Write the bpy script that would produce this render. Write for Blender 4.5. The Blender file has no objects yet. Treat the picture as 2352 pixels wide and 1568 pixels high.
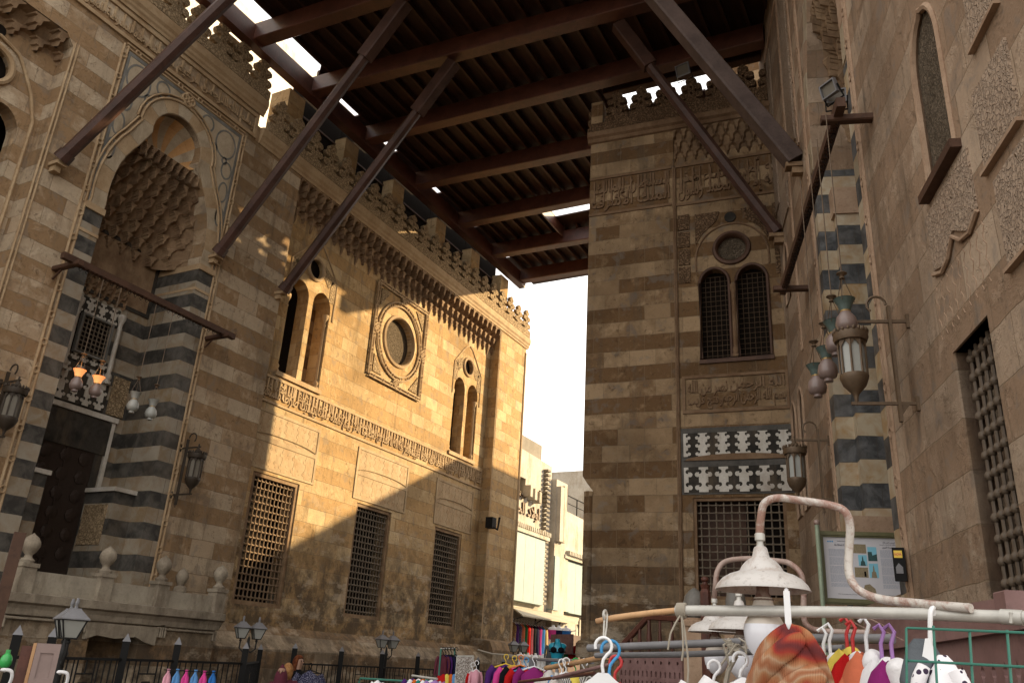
import bpy, bmesh, math, random
from mathutils import Vector, Matrix
from mathutils.geometry import tessellate_polygon
random.seed(7)
rad = math.radians
scene = bpy.context.scene
col = scene.collection
CAMZ = 1.7

# ---------------------------------------------------------------- camera
PITCH, ROLL, AZ = rad(21.3), rad(3.45), rad(-28.49)
_fw = Vector((math.sin(AZ)*math.cos(PITCH), math.cos(AZ)*math.cos(PITCH), math.sin(PITCH)))
_rt = Vector((math.cos(AZ), -math.sin(AZ), 0)); _up = _rt.cross(_fw)
_r = _rt*math.cos(ROLL)+_up*math.sin(ROLL); _u = _up*math.cos(ROLL)-_rt*math.sin(ROLL)
cd = bpy.data.cameras.new('camera'); cam = bpy.data.objects.new('camera', cd); col.objects.link(cam)
cd.sensor_width = 22.3; cd.lens = 18.0; cd.clip_end = 2000; cd.clip_start = 0.05
cam.matrix_world = Matrix(((_r.x,_u.x,-_fw.x,0),(_r.y,_u.y,-_fw.y,0),(_r.z,_u.z,-_fw.z,CAMZ),(0,0,0,1)))
scene.camera = cam
# ---------------------------------------------------------------- light
SUN = Vector((1.0, 0.95, 0.50)).normalized()
SUN_EL = math.asin(SUN.z); SUN_AZ = math.atan2(SUN.x, SUN.y)
w = bpy.data.worlds.new('World'); scene.world = w; w.use_nodes = True
nt = w.node_tree; bg = nt.nodes['Background']
sky = nt.nodes.new('ShaderNodeTexSky'); sky.sky_type = 'NISHITA'; sky.sun_disc = False
sky.sun_elevation = SUN_EL; sky.sun_rotation = SUN_AZ; sky.dust_density = 5.0; sky.air_density = 1.0; sky.ozone_density = 1.0
_hz = nt.nodes.new('ShaderNodeMix'); _hz.data_type='RGBA'; _hz.inputs[0].default_value=0.75; _hz.inputs[7].default_value=(7.4,7.1,6.7,1)   # bright milky summer haze over the blue
nt.links.new(sky.outputs[0], _hz.inputs[6]); nt.links.new(_hz.outputs[2], bg.inputs[0]); bg.inputs[1].default_value = 0.15
sl = bpy.data.lights.new('sun', 'SUN'); sl.energy = 5.0; sl.angle = rad(0.6); sl.color = (1.0, 0.77, 0.45)
so = bpy.data.objects.new('sun', sl); col.objects.link(so)
so.rotation_euler = (-SUN).to_track_quat('-Z', 'Y').to_euler(); so.location = (30, 30, 40)
scene.view_settings.view_transform = 'Standard'; scene.view_settings.look = 'None'
scene.view_settings.exposure = 1.18; scene.view_settings.gamma = 1.0
scene.cycles.max_bounces = 8; scene.cycles.diffuse_bounces = 5

# ---------------------------------------------------------------- frames
class Frame:
    def __init__(s, o, u, n, v=(0,0,1)):
        s.o, s.u, s.v, s.n = Vector(o), Vector(u).normalized(), Vector(v).normalized(), Vector(n).normalized()
    def P(s, a, b, c=0.0): return s.o + s.u*a + s.v*b + s.n*c
    def sub(s, a, b, c=0.0): return Frame(s.P(a,b,c), s.u, s.n, s.v)
FL = Frame((-14,0,0), (0,1,0), (1,0,0))
RA = rad(17.5); RN = Vector((math.cos(RA), math.sin(RA), 0)); RT = Vector((-math.sin(RA), math.cos(RA), 0))
FR = Frame(RN*2.40, RT, -RN)
FT = Frame((-6.45,15.2,0), (math.cos(rad(6)), math.sin(rad(6)), 0), (math.sin(rad(6)), -math.cos(rad(6)), 0))
FW = Frame((0,0,0), (1,0,0), (0,-1,0))

def V3(p): return Vector(p)
# photo pixel (2352 wide) -> point at horizontal/forward distance, used to work out real positions
def ray(px, py):
    d = _r*(px-1176) - _u*(py-784) + _fw*1898.0
    return d.normalized()
def at_dist(px, py, dist): return Vector((0,0,CAMZ)) + ray(px,py)*dist
def at_z(px, py, z):
    d = ray(px,py); return Vector((0,0,CAMZ)) + d*((z-CAMZ)/d.z)
def on_frame(f, px, py, c=0.0):
    d = ray(px,py); o = Vector((0,0,CAMZ)); s = (f.P(0,0,c)-o).dot(f.n)/d.dot(f.n); return o+d*s

# ---------------------------------------------------------------- mesh builder
SPLIT={'colonnette','carved_panel','panel_moulding','spandrel_carving','recess_panel','impost','strut_bracket','corner_carving','inner_screen_wall','window_dark','rack_legs','window_pane','roundel_glass','window','satellite_dish','bracket','lintel_moulding','small_garment_x','dark_border'}
class MB:
    def __init__(s): s.v=[]; s.f=[]; s.m=[]; s.mi=0
    def add(s, vs, fs):
        b=len(s.v); s.v += [tuple(p) for p in vs]
        for f in fs: s.f.append([b+i for i in f]); s.m.append(s.mi)
        return s
    def box(s, f, a0,a1,b0,b1,c0,c1):
        P=f.P; vs=[P(a,b,c) for c in (c0,c1) for b in (b0,b1) for a in (a0,a1)]
        return s.add(vs, [(0,1,3,2),(4,6,7,5),(0,4,5,1),(2,3,7,6),(0,2,6,4),(1,5,7,3)])
    def prism(s, f, outer, c0, c1, holes=()):
        loops=[[Vector((p[0],p[1],0)) for p in outer]]+[[Vector((p[0],p[1],0)) for p in h] for h in holes]
        flat=[p for l in loops for p in l]; n=len(flat)
        tris=tessellate_polygon(loops)
        vs=[f.P(p.x,p.y,c1) for p in flat]+[f.P(p.x,p.y,c0) for p in flat]
        fs=[tuple(t) for t in tris]+[tuple(n+i for i in reversed(t)) for t in tris]
        k=0
        for l in loops:
            m=len(l)
            for i in range(m):
                j=(i+1)%m; fs.append((k+i,k+j,n+k+j,n+k+i))
            k+=m
        return s.add(vs,fs)
    def tube(s, pts, r, n=8, cap=True, closed=False):
        pts=[Vector(p) for p in pts]; m=len(pts); rs = r if isinstance(r,(list,tuple)) else [r]*m
        vs=[]; up=None
        for i,p in enumerate(pts):
            if closed: d=(pts[(i+1)%m]-pts[i-1])
            else: d=(pts[min(i+1,m-1)]-pts[max(i-1,0)])
            if d.length<1e-9: d=Vector((0,0,1))
            d.normalize()
            if up is None:
                up = Vector((0,0,1)) if abs(d.z)<.9 else Vector((1,0,0))
            a=(up-d*up.dot(d))
            if a.length<1e-6: a=d.orthogonal()
            a.normalize(); up=a; b=d.cross(a)
            for k in range(n):
                t=2*math.pi*k/n; vs.append(p+(a*math.cos(t)+b*math.sin(t))*rs[i])
        fs=[]
        for i in range(m if closed else m-1):
            j=(i+1)%m
            for k in range(n):
                l=(k+1)%n; fs.append((i*n+k,i*n+l,j*n+l,j*n+k))
        if cap and not closed:
            fs.append(tuple(range(n-1,-1,-1))); fs.append(tuple((m-1)*n+k for k in range(n)))
        return s.add(vs,fs)
    def lathe(s, o, prof, n=16, axis=(0,0,1), ox=None, sx=1.0, t0=0, t1=2*math.pi):
        ax=Vector(axis).normalized(); a=Vector(ox).normalized() if ox else ax.orthogonal().normalized(); b=ax.cross(a); o=Vector(o)
        vs=[]; full=abs(t1-t0-2*math.pi)<1e-6; cnt=n if full else n+1
        for r,h in prof:
            for k in range(cnt):
                t=t0+(t1-t0)*k/n; vs.append(o+ax*h+(a*math.cos(t)*sx+b*math.sin(t))*r)
        fs=[]
        for i in range(len(prof)-1):
            for k in range(n):
                l=(k+1)%cnt; fs.append((i*cnt+k,i*cnt+l,(i+1)*cnt+l,(i+1)*cnt+k))
        return s.add(vs,fs)
    def ball(s, o, r, n=8, m=6, sc=(1,1,1)):
        o=Vector(o); vs=[]; 
        for i in range(m+1):
            p=math.pi*i/m
            for k in range(n):
                t=2*math.pi*k/n; vs.append(o+Vector((math.sin(p)*math.cos(t)*r*sc[0], math.sin(p)*math.sin(t)*r*sc[1], math.cos(p)*r*sc[2])))
        fs=[]
        for i in range(m):
            for k in range(n):
                l=(k+1)%n; fs.append((i*n+k,(i+1)*n+k,(i+1)*n+l,i*n+l))
        return s.add(vs,fs)
    def grid(s, fn, nu, nv):
        vs=[fn(i/nu,j/nv) for j in range(nv+1) for i in range(nu+1)]
        fs=[(j*(nu+1)+i,j*(nu+1)+i+1,(j+1)*(nu+1)+i+1,(j+1)*(nu+1)+i) for j in range(nv) for i in range(nu)]
        return s.add(vs,fs)
    def beam(s, p, q, w, h, up=(0,0,1), ch=0.0):
        p,q=Vector(p),Vector(q); d=(q-p).normalized(); a=d.cross(Vector(up)).normalized(); b=a.cross(d).normalized()
        c=ch
        pr=[(-w/2+c,-h/2),(w/2-c,-h/2),(w/2,-h/2+c),(w/2,h/2-c),(w/2-c,h/2),(-w/2+c,h/2),(-w/2,h/2-c),(-w/2,-h/2+c)] if c else [(-w/2,-h/2),(w/2,-h/2),(w/2,h/2),(-w/2,h/2)]
        n=len(pr); vs=[x+a*i+b*j for x in (p,q) for i,j in pr]
        fs=[(k,(k+1)%n,n+(k+1)%n,n+k) for k in range(n)]+[tuple(range(n-1,-1,-1)),tuple(range(n,2*n))]
        return s.add(vs,fs)
    def islands(s):
        par=list(range(len(s.v)))
        def fd(x):
            while par[x]!=x: par[x]=par[par[x]]; x=par[x]
            return x
        for f in s.f:
            for i in f[1:]: par[fd(i)]=fd(f[0])
        g={}
        for k,f in enumerate(s.f): g.setdefault(fd(f[0]),[]).append(k)
        out=[]
        for ks in g.values():
            m=MB(); mp={}
            for k in ks:
                ff=[]
                for i in s.f[k]:
                    if i not in mp: mp[i]=len(m.v); m.v.append(s.v[i])
                    ff.append(mp[i])
                m.f.append(ff); m.m.append(s.m[k])
            out.append(m)
        return out
    def build(s, name, mat=None, parent=None, smooth=False, recalc=True, bevel=0.0, whole=False):
        if name in SPLIT and not whole:
            isl=s.islands()
            if len(isl)>1: return [m.build(name,mat,parent,smooth,recalc,whole=True) for m in isl][0]
        me=bpy.data.meshes.new(name); me.from_pydata(s.v,[],s.f)
        mats = mat if isinstance(mat,(list,tuple)) else [mat]
        for x in mats:
            if x: me.materials.append(x)
        if len(mats)>1:
            for p,i in zip(me.polygons,s.m): p.material_index=i
        if recalc or smooth:
            bm=bmesh.new(); bm.from_mesh(me)
            if recalc: bmesh.ops.recalc_face_normals(bm, faces=bm.faces)
            if smooth:
                for f in bm.faces: f.smooth=True
            bm.to_mesh(me); bm.free()
        me.validate(); me.update()
        if smooth:
            try: me.set_sharp_from_angle(angle=rad(50))
            except Exception: pass
        o=bpy.data.objects.new(name, me); col.objects.link(o)
        if parent: attach(o,parent)
        return o
def attach(o, parent):
    o.parent=parent; o.matrix_parent_inverse = Matrix.Translation(-wloc(parent))
def wloc(o):
    # every parent here is an unrotated empty or a mesh with its origin at the world origin
    l=o.location.copy()
    if o.parent: l = l + o.matrix_parent_inverse.translation + wloc(o.parent)
    return l
def tag(o, label=None, cat=None, group=None, kind=None):
    if label: o['label']=label
    if cat: o['category']=cat
    if group: o['group']=group
    if kind: o['kind']=kind
    return o
def thing(name, loc, label, cat, group=None):
    o=bpy.data.objects.new(name,None); col.objects.link(o); o.location=loc; o.empty_display_size=.2
    return tag(o,label,cat,group)
def recenter(o, loc):
    # move a top-level mesh's origin to loc without moving its shape
    o.data.transform(Matrix.Translation(-Vector(loc))); o.location=loc; return o
def copy_tree(o, parent=None):
    c=o.copy(); col.objects.link(c)
    if parent: c.parent=parent
    for ch in list(o.children): copy_tree(ch,c)
    return c

def rect(a0,a1,b0,b1): return [(a0,b0),(a1,b0),(a1,b1),(a0,b1)]
def arc(cx,cy,r,t0,t1,n,ry=None):
    ry=ry or r; return [(cx+r*math.cos(rad(t0+(t1-t0)*i/n)), cy+ry*math.sin(rad(t0+(t1-t0)*i/n))) for i in range(n+1)]
def circle(cx,cy,r,n=28): return arc(cx,cy,r,0,360,n)[:-1]
def arch(a0,a1,b0,bt,n=12,point=0.0):
    # opening with round (or slightly pointed) head; bt = crown height
    c=(a0+a1)/2; r=(a1-a0)/2; sp=bt-r*(1+point)
    return [(a0,b0),(a1,b0)]+[(c+r*math.cos(rad(180*i/n)), sp+r*(1+point*abs(math.sin(rad(180*i/n))))*math.sin(rad(180*i/n))) for i in range(n+1)]

# ---------------------------------------------------------------- node helper
class N:
    def __init__(s, name, rough=0.85, spec=0.25):
        s.m=bpy.data.materials.new(name); s.m.use_nodes=True; s.t=s.m.node_tree; s.b=s.t.nodes['Principled BSDF']
        s.b.inputs['Roughness'].default_value=rough; s.b.inputs['Specular IOR Level'].default_value=spec
    def n(s, typ, **k):
        x=s.t.nodes.new('ShaderNode'+typ)
        for a,b in k.items(): setattr(x,a,b)
        return x
    def put(s, x, sock):
        if hasattr(x,'is_output') or isinstance(x,bpy.types.NodeSocket): s.t.links.new(x,sock)
        elif isinstance(x,(tuple,list)): sock.default_value=tuple(x)+(1,) if len(x)==3 and len(sock.default_value)==4 else tuple(x)
        else:
            try: sock.default_value=x
            except TypeError: sock.default_value=(x,x,x)
    def math(s, op, a, b=None, c=None, clamp=False):
        x=s.n('Math',operation=op,use_clamp=clamp); s.put(a,x.inputs[0])
        if b is not None: s.put(b,x.inputs[1])
        if c is not None: s.put(c,x.inputs[2])
        return x.outputs[0]
    def vmath(s, op, a, b=None):
        x=s.n('VectorMath',operation=op); s.put(a,x.inputs[0])
        if b is not None: s.put(b,x.inputs[1])
        return x.outputs['Value'] if op in('DOT_PRODUCT','LENGTH') else x.outputs[0]
    def mix(s, f, a, b, typ='MIX'):
        x=s.n('Mix',data_type='RGBA',blend_type=typ); s.put(f,x.inputs[0]); s.put(a,x.inputs[6]); s.put(b,x.inputs[7]); return x.outputs[2]
    def ramp(s, f, p0, p1, v0=0.0, v1=1.0):
        x=s.n('MapRange'); x.clamp=True; s.put(f,x.inputs[0])
        for i,v in enumerate((p0,p1,v0,v1)): s.put(v,x.inputs[i+1])
        return x.outputs[0]
    def pos(s): return s.n('NewGeometry').outputs['Position']
    def obj(s): return s.n('TexCoord').outputs['Object']
    def noise(s, vec, scale, detail=4, rough=.55, dist=0.0, out='Fac'):
        x=s.n('TexNoise'); s.put(vec,x.inputs['Vector']); x.inputs['Scale'].default_value=scale; x.inputs['Detail'].default_value=detail
        x.inputs['Roughness'].default_value=rough; x.inputs['Distortion'].default_value=dist; return x.outputs[out]
    def vor(s, vec, scale, feat='F1', out='Distance'):
        x=s.n('TexVoronoi',feature=feat); s.put(vec,x.inputs['Vector']); x.inputs['Scale'].default_value=scale; return x.outputs[out]
    def scalev(s, vec, sc):
        x=s.n('Mapping'); s.put(vec,x.inputs[0]); x.inputs['Scale'].default_value=sc; return x.outputs[0]
    def uv(s):
        # (horizontal run, height) on any wall, whatever way it faces; x,y on level faces
        g=s.n('NewGeometry'); P=g.outputs['Position']; Nn=g.outputs['True Normal']
        a=s.n('SeparateXYZ'); s.put(P,a.inputs[0]); b=s.n('SeparateXYZ'); s.put(Nn,b.inputs[0])
        h=s.math('SQRT',s.math('ADD',s.math('MULTIPLY',b.outputs[0],b.outputs[0]),s.math('ADD',s.math('MULTIPLY',b.outputs[1],b.outputs[1]),1e-5)))
        u=s.math('DIVIDE',s.math('SUBTRACT',s.math('MULTIPLY',a.outputs[1],b.outputs[0]),s.math('MULTIPLY',a.outputs[0],b.outputs[1])),h)
        fl=s.math('GREATER_THAN',s.math('ABSOLUTE',b.outputs[2]),0.75)
        c=s.n('CombineXYZ'); 
        mu=s.n('Mix',data_type='FLOAT'); s.put(fl,mu.inputs[0]); s.put(u,mu.inputs[2]); s.put(a.outputs[1],mu.inputs[3])
        mv=s.n('Mix',data_type='FLOAT'); s.put(fl,mv.inputs[0]); s.put(a.outputs[2],mv.inputs[2]); s.put(a.outputs[0],mv.inputs[3])
        s.put(mu.outputs[0],c.inputs[0]); s.put(mv.outputs[0],c.inputs[1]); return c.outputs[0], a.outputs[2]
    def bump(s, h, strength=.5, dist=.02, normal=None):
        x=s.n('Bump'); s.put(h,x.inputs['Height']); x.inputs['Strength'].default_value=strength; x.inputs['Distance'].default_value=dist
        if normal is not None: s.put(normal,x.inputs['Normal'])
        return x.outputs[0]
    def done(s, color=None, normal=None, rough=None):
        if color is not None: s.put(color,s.b.inputs['Base Color'])
        if normal is not None: s.put(normal,s.b.inputs['Normal'])
        if rough is not None: s.put(rough,s.b.inputs['Roughness'])
        return s.m

def ashlar(name, h=.34, w=.62, ca=(.26,.165,.088), cb=(.44,.35,.245), stripe=1.0, grime=1.0, gz=3.4, carve=0.0, off=0.0, dark=(.055,.042,.03), mortar=(.2,.145,.09), warm=1.0):
    s=N(name,.92,.12); uv,z=s.uv(); P=s.pos()
    if off:
        a=s.n('VectorMath',operation='ADD'); s.put(uv,a.inputs[0]); a.inputs[1].default_value=(0,off,0); uv=a.outputs[0]
    wob=s.n('VectorMath',operation='MULTIPLY_ADD'); s.put(s.noise(P,1.6,3,out='Color'),wob.inputs[0]); wob.inputs[1].default_value=(.05,.05,0); s.put(uv,wob.inputs[2]); uvw=wob.outputs[0]
    br=s.n('TexBrick'); br.offset=.43; br.squash=1.0; s.put(uvw,br.inputs['Vector']); br.inputs['Scale'].default_value=1.0
    br.inputs['Brick Width'].default_value=w; br.inputs['Row Height'].default_value=h; br.inputs['Mortar Size'].default_value=.006; br.inputs['Mortar Smooth'].default_value=.5
    br.inputs['Color1'].default_value=(0,0,0,1); br.inputs['Color2'].default_value=(1,1,1,1); br.inputs['Mortar'].default_value=(.5,.5,.5,1); br.inputs['Bias'].default_value=0
    rnd=br.outputs['Color']; mort=br.outputs['Fac']
    sp=s.n('SeparateXYZ'); s.put(uvw,sp.inputs[0])
    row=s.math('FLOOR',s.math('DIVIDE',sp.outputs[1],h)); par=s.math('MODULO',s.math('ABSOLUTE',row),2.0)
    big=s.noise(P,.55,4,.6); mid=s.noise(P,3.2,5,.62,.3); fine=s.noise(P,22,5,.7)
    # cream courses, worn in patches
    f=s.math('MULTIPLY',par,s.ramp(s.math('ADD',s.math('MULTIPLY',mid,.7),s.math('MULTIPLY',rnd,.35)),.30,.58),clamp=True)
    f=s.math('MULTIPLY',f,stripe)
    base=s.mix(f,ca,cb)
    base=s.mix(s.math('MULTIPLY',s.math('SUBTRACT',rnd,.25),.45,clamp=True),base,tuple(min(1,c*.66) for c in ca))
    # tonal patches, pale scaling and dark weather staining
    base=s.mix(s.ramp(mid,.56,.72,0,.4),base,tuple(min(1,c*1.25) for c in cb))
    base=s.mix(s.math('MULTIPLY',s.ramp(s.noise(P,6.5,7,.75,.6),.56,.64),.6),base,tuple(c*.38 for c in ca))
    base=s.mix(s.math('MULTIPLY',s.ramp(s.noise(s.scalev(P,(1.6,1.6,.22)),1.7,6,.7),.54,.68),.55),base,(.085,.065,.045))
    base=s.mix(s.math('MULTIPLY',s.math('GREATER_THAN',rnd,.86),.5),base,tuple(min(1,c*1.15) for c in cb))
    base=s.mix(s.ramp(big,.48,.74,0,.7),base,tuple(c*.45 for c in ca))
    pit=s.ramp(s.vor(s.scalev(P,(1,1,1.4)),30),.0,.32,1,0)
    base=s.mix(s.math('MULTIPLY',s.ramp(fine,.55,.75),.45),base,tuple(c*.5 for c in ca))
    base=s.mix(s.math('MULTIPLY',s.ramp(mid,.36,.44,1,0),.35),base,(.16,.15,.135))
    # street-level soot with a ragged upper edge
    if grime>0:
        st=s.noise(s.scalev(P,(1,1,.35)),1.3,6,.65)
        g=s.math('SUBTRACT',s.math('ADD',s.math('MULTIPLY',st,4.2),gz-2.6),z)
        g=s.math('MULTIPLY',s.ramp(g,-.4,1.6),s.ramp(s.noise(P,2.3,5,.7),.36,.55))
        base=s.mix(s.math('MULTIPLY',g,.8*grime,clamp=True),base,dark)
        # pale salt bloom patches low down
        sb=s.math('MULTIPLY',s.ramp(s.noise(s.scalev(P,(1,1,2.0)),1.1,6,.7),.55,.62),s.ramp(z,gz+.6,gz-1.0))
        base=s.mix(s.math('MULTIPLY',sb,.5),base,(.42,.35,.26))
    base=s.mix(s.math('MULTIPLY',mort,.75),base,mortar)
    hgt=s.math('ADD',s.math('MULTIPLY',s.math('SUBTRACT',1.0,mort),.5),s.math('MULTIPLY',rnd,.22))
    hgt=s.math('ADD',hgt,s.math('MULTIPLY',fine,.42)); hgt=s.math('ADD',hgt,s.math('MULTIPLY',s.ramp(mid,.5,.62),.38))
    hgt=s.math('SUBTRACT',hgt,s.math('MULTIPLY',s.math('MULTIPLY',pit,s.ramp(mid,.5,.6)),.6))
    if carve: hgt=s.math('ADD',hgt,s.math('MULTIPLY',carved(s,uv,7.0),carve))
    return s.done(base,s.bump(hgt,.75,.022))
def carved(s, uv, sc):
    d=s.n('VectorMath',operation='MULTIPLY_ADD'); s.put(s.noise(uv,sc*.6,2,out='Color'),d.inputs[0]); d.inputs[1].default_value=(.12,.12,0); s.put(uv,d.inputs[2])
    a=s.vor(d.outputs[0],sc,'DISTANCE_TO_EDGE'); return s.ramp(a,.05,.13)
def carved_mat(name, c0, c1, sc=9.0, depth=.03, str_=1.0, dk=.55):
    s=N(name,.92,.1); uv,z=s.uv(); P=s.pos(); c=carved(s,uv,sc); mid=s.noise(P,3,5,.6)
    base=s.mix(mid,c0,c1); base=s.mix(s.math('MULTIPLY',s.math('SUBTRACT',1.0,c),dk),base,tuple(x*.4 for x in c0))
    return s.done(base,s.bump(s.math('ADD',c,s.math('MULTIPLY',s.noise(P,30,4),.2)),str_,depth))
def plainstone(name, c0, c1, sc=2.5, rough=.85, bump=.4, spec=.2, dirt=None):
    s=N(name,rough,spec); P=s.pos(); m=s.noise(P,sc,6,.62,.2); f=s.noise(P,sc*9,4,.7)
    base=s.mix(s.ramp(m,.35,.65),c0,c1); base=s.mix(s.math('MULTIPLY',s.ramp(f,.5,.72),.4),base,tuple(x*.55 for x in c0))
    if dirt: base=s.mix(s.ramp(s.noise(s.scalev(P,(1,1,.3)),2.2,5,.7),.5,.68,0,.75),base,dirt)
    return s.done(base,s.bump(s.math('ADD',m,s.math('MULTIPLY',f,.5)),bump,.012))
def striped(name, h=.3, dark=(.030,.027,.023), light=(.24,.20,.145), w=.8, off=0.0, rough=.6):
    s=N(name,rough,.35); uv,z=s.uv(); P=s.pos()
    if off:
        a=s.n('VectorMath',operation='ADD'); s.put(uv,a.inputs[0]); a.inputs[1].default_value=(0,off,0); uv=a.outputs[0]
    wob=s.n('VectorMath',operation='MULTIPLY_ADD'); s.put(s.noise(P,1.6,3,out='Color'),wob.inputs[0]); wob.inputs[1].default_value=(.05,.035,0); s.put(uv,wob.inputs[2]); uvw=wob.outputs[0]
    br=s.n('TexBrick'); br.offset=.4; s.put(uvw,br.inputs['Vector']); br.inputs['Scale'].default_value=1.0
    br.inputs['Brick Width'].default_value=w; br.inputs['Row Height'].default_value=h; br.inputs['Mortar Size'].default_value=.004
    br.inputs['Color1'].default_value=(0,0,0,1); br.inputs['Color2'].default_value=(1,1,1,1)
    rnd=br.outputs['Color']; sp=s.n('SeparateXYZ'); s.put(uvw,sp.inputs[0])
    par=s.math('MODULO',s.math('ABSOLUTE',s.math('FLOOR',s.math('DIVIDE',sp.outputs[1],h))),2.0)
    m=s.noise(P,4,6,.65,.5); m2=s.noise(P,1.2,5,.65)
    dk=s.mix(s.ramp(m,.4,.68),dark,tuple(c*3.4 for c in dark)); lt=s.mix(s.ramp(m,.42,.62),light,tuple(c*f for c,f in zip(light,(.8,.62,.42))))
    lt=s.mix(s.math('MULTIPLY',rnd,.3),lt,(.46,.42,.35))
    b=s.mix(par,dk,lt); b=s.mix(s.ramp(m2,.5,.75,0,.5),b,(.12,.09,.06)); b=s.mix(s.math('MULTIPLY',br.outputs['Fac'],.8),b,(.05,.04,.03))
    return s.done(b,s.bump(s.math('ADD',s.math('MULTIPLY',m,.5),s.math('SUBTRACT',1.0,br.outputs['Fac'])),.4,.012))
def wood(name, c0, c1, rough=.6, axis=(1,1,1), spec=.3, sc=3.0, bump=.25):
    s=N(name,rough,spec); P=s.scalev(s.pos(),axis); m=s.noise(P,sc,6,.65,.4); f=s.noise(P,sc*7,4,.7); L=s.noise(s.pos(),.8,4,.6)
    b=s.mix(s.ramp(m,.35,.66),c0,c1); b=s.mix(s.ramp(f,.52,.7,0,.5),b,tuple(x*.45 for x in c0)); b=s.mix(s.ramp(L,.5,.7,0,.4),b,tuple(min(1,x*1.5) for x in c1))
    return s.done(b,s.bump(s.math('ADD',m,s.math('MULTIPLY',f,.6)),bump,.01))
def flat(name, c, rough=.6, spec=.4, metal=0.0, var=.25, sc=8.0, bump=0.0, emit=None, trans=0.0):
    s=N(name,rough,spec); s.b.inputs['Metallic'].default_value=metal; P=s.pos(); m=s.noise(P,sc,5,.65)
    b=s.mix(s.ramp(m,.35,.7,0,var),c,tuple(x*.45 for x in c))
    if emit: s.b.inputs['Emission Color'].default_value=tuple(emit[:3])+(1,); s.b.inputs['Emission Strength'].default_value=emit[3]
    if trans: s.b.inputs['Transmission Weight'].default_value=trans
    return s.done(b,s.bump(m,bump,.01) if bump else None)

M={}
M['ablaq']=ashlar('striped_limestone')
M['lit']=ashlar('sunlit_limestone',h=.36,w=.66,ca=(.36,.23,.107),cb=(.48,.365,.215),stripe=.6,gz=5.3)  # for the sunlit facade: some of the sun's gold is in the stone colour
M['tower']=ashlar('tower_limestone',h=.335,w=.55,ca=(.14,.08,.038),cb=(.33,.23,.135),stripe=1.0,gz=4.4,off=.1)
M['rose']=ashlar('rose_limestone',h=.42,w=.72,ca=(.29,.195,.127),cb=(.42,.32,.23),stripe=.8,gz=3.3,grime=.8)
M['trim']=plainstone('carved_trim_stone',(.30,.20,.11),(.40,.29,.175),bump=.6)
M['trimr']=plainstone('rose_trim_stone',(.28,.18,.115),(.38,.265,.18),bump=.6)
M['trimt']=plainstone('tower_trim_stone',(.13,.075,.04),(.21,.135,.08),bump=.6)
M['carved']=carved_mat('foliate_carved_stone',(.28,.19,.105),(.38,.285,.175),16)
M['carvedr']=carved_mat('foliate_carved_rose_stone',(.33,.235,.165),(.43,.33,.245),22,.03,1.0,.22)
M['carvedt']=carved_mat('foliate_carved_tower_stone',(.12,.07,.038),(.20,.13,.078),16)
M['crest']=carved_mat('cresting_stone',(.30,.21,.12),(.42,.31,.19),14,.03)
M['marble_strip']=striped('striped_marble',.30,off=.05)
M['marble_strip_r']=striped('striped_marble_far_portal',.325,dark=(.036,.036,.036),light=(.40,.325,.22))
M['muq']=plainstone('honeycomb_vault_stone',(.15,.09,.05),(.27,.18,.105),3,bump=.8,dirt=(.10,.065,.04))
M['black_marble']=plainstone('black_marble',(.022,.020,.017),(.055,.047,.038),3,.8,.2,.1,dirt=(.10,.075,.05))
M['white_marble']=plainstone('white_marble',(.40,.36,.30),(.52,.48,.42),3,.5,.2,.4,dirt=(.25,.2,.15))
M['grey_marble']=plainstone('blue_grey_marble',(.115,.112,.10),(.19,.18,.16),3,.55,.3,.35,dirt=(.13,.11,.09))
M['panel_marble']=plainstone('weathered_panel_stone',(.31,.22,.125),(.39,.29,.175),3,.75,.3,.2,dirt=(.2,.13,.07)); M['dark_frame']=plainstone('dark_frame_stone',(.06,.056,.05),(.11,.10,.088),3,.8,.3,.1); M['buff_marble']=plainstone('buff_marble',(.33,.26,.175),(.42,.34,.24),3,.6,.3,.3,dirt=(.2,.14,.08))
M['orange']=plainstone('orange_stone',(.42,.22,.085),(.50,.29,.13),3,bump=.3)
M['door']=flat('bronze_door',(.035,.022,.016),.45,.5,.3,.5,14,.8)
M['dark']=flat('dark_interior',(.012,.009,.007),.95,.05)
M['darkwood']=wood('dark_timber',(.050,.024,.014),(.085,.042,.024),.65)
M['redwood']=wood('red_varnished_timber',(.060,.022,.014),(.112,.040,.024),.42,spec=.5)
M['plank']=wood('red_roof_boards',(.024,.010,.007),(.048,.019,.012),.6,axis=(6,.6,1))
M['joist']=wood('roof_joist_timber',(.034,.015,.010),(.066,.029,.017),.55,axis=(6,.5,6))
M['strut']=wood('painted_strut_timber',(.040,.019,.013),(.075,.036,.025),.55)
M['strutr']=wood('dusty_strut_timber',(.055,.036,.030),(.095,.065,.054),.6)
M['iron']=flat('black_iron',(.012,.0115,.011),.75,.15,.0,.3)
M['bronze']=flat('weathered_bronze',(.13,.085,.05),.55,.4,.3,.5,12,.3)
M['grille']=flat('turned_grille_wood',(.20,.13,.075),.7,.3,0,.5,10,.2)
M['grille_d']=flat('dusty_iron_grille',(.15,.115,.08),.7,.3,0,.5,10,.2)
M['grille_r']=flat('dark_turned_bars',(.13,.095,.065),.6,.35,0,.5,10,.2); M['mesh']=carved_mat('stucco_lattice_screen',(.10,.075,.05),(.20,.155,.11),34,.03)
M['asphalt']=plainstone('paving_dust',(.09,.075,.06),(.14,.115,.09),.8,.95,.5,.1)

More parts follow.
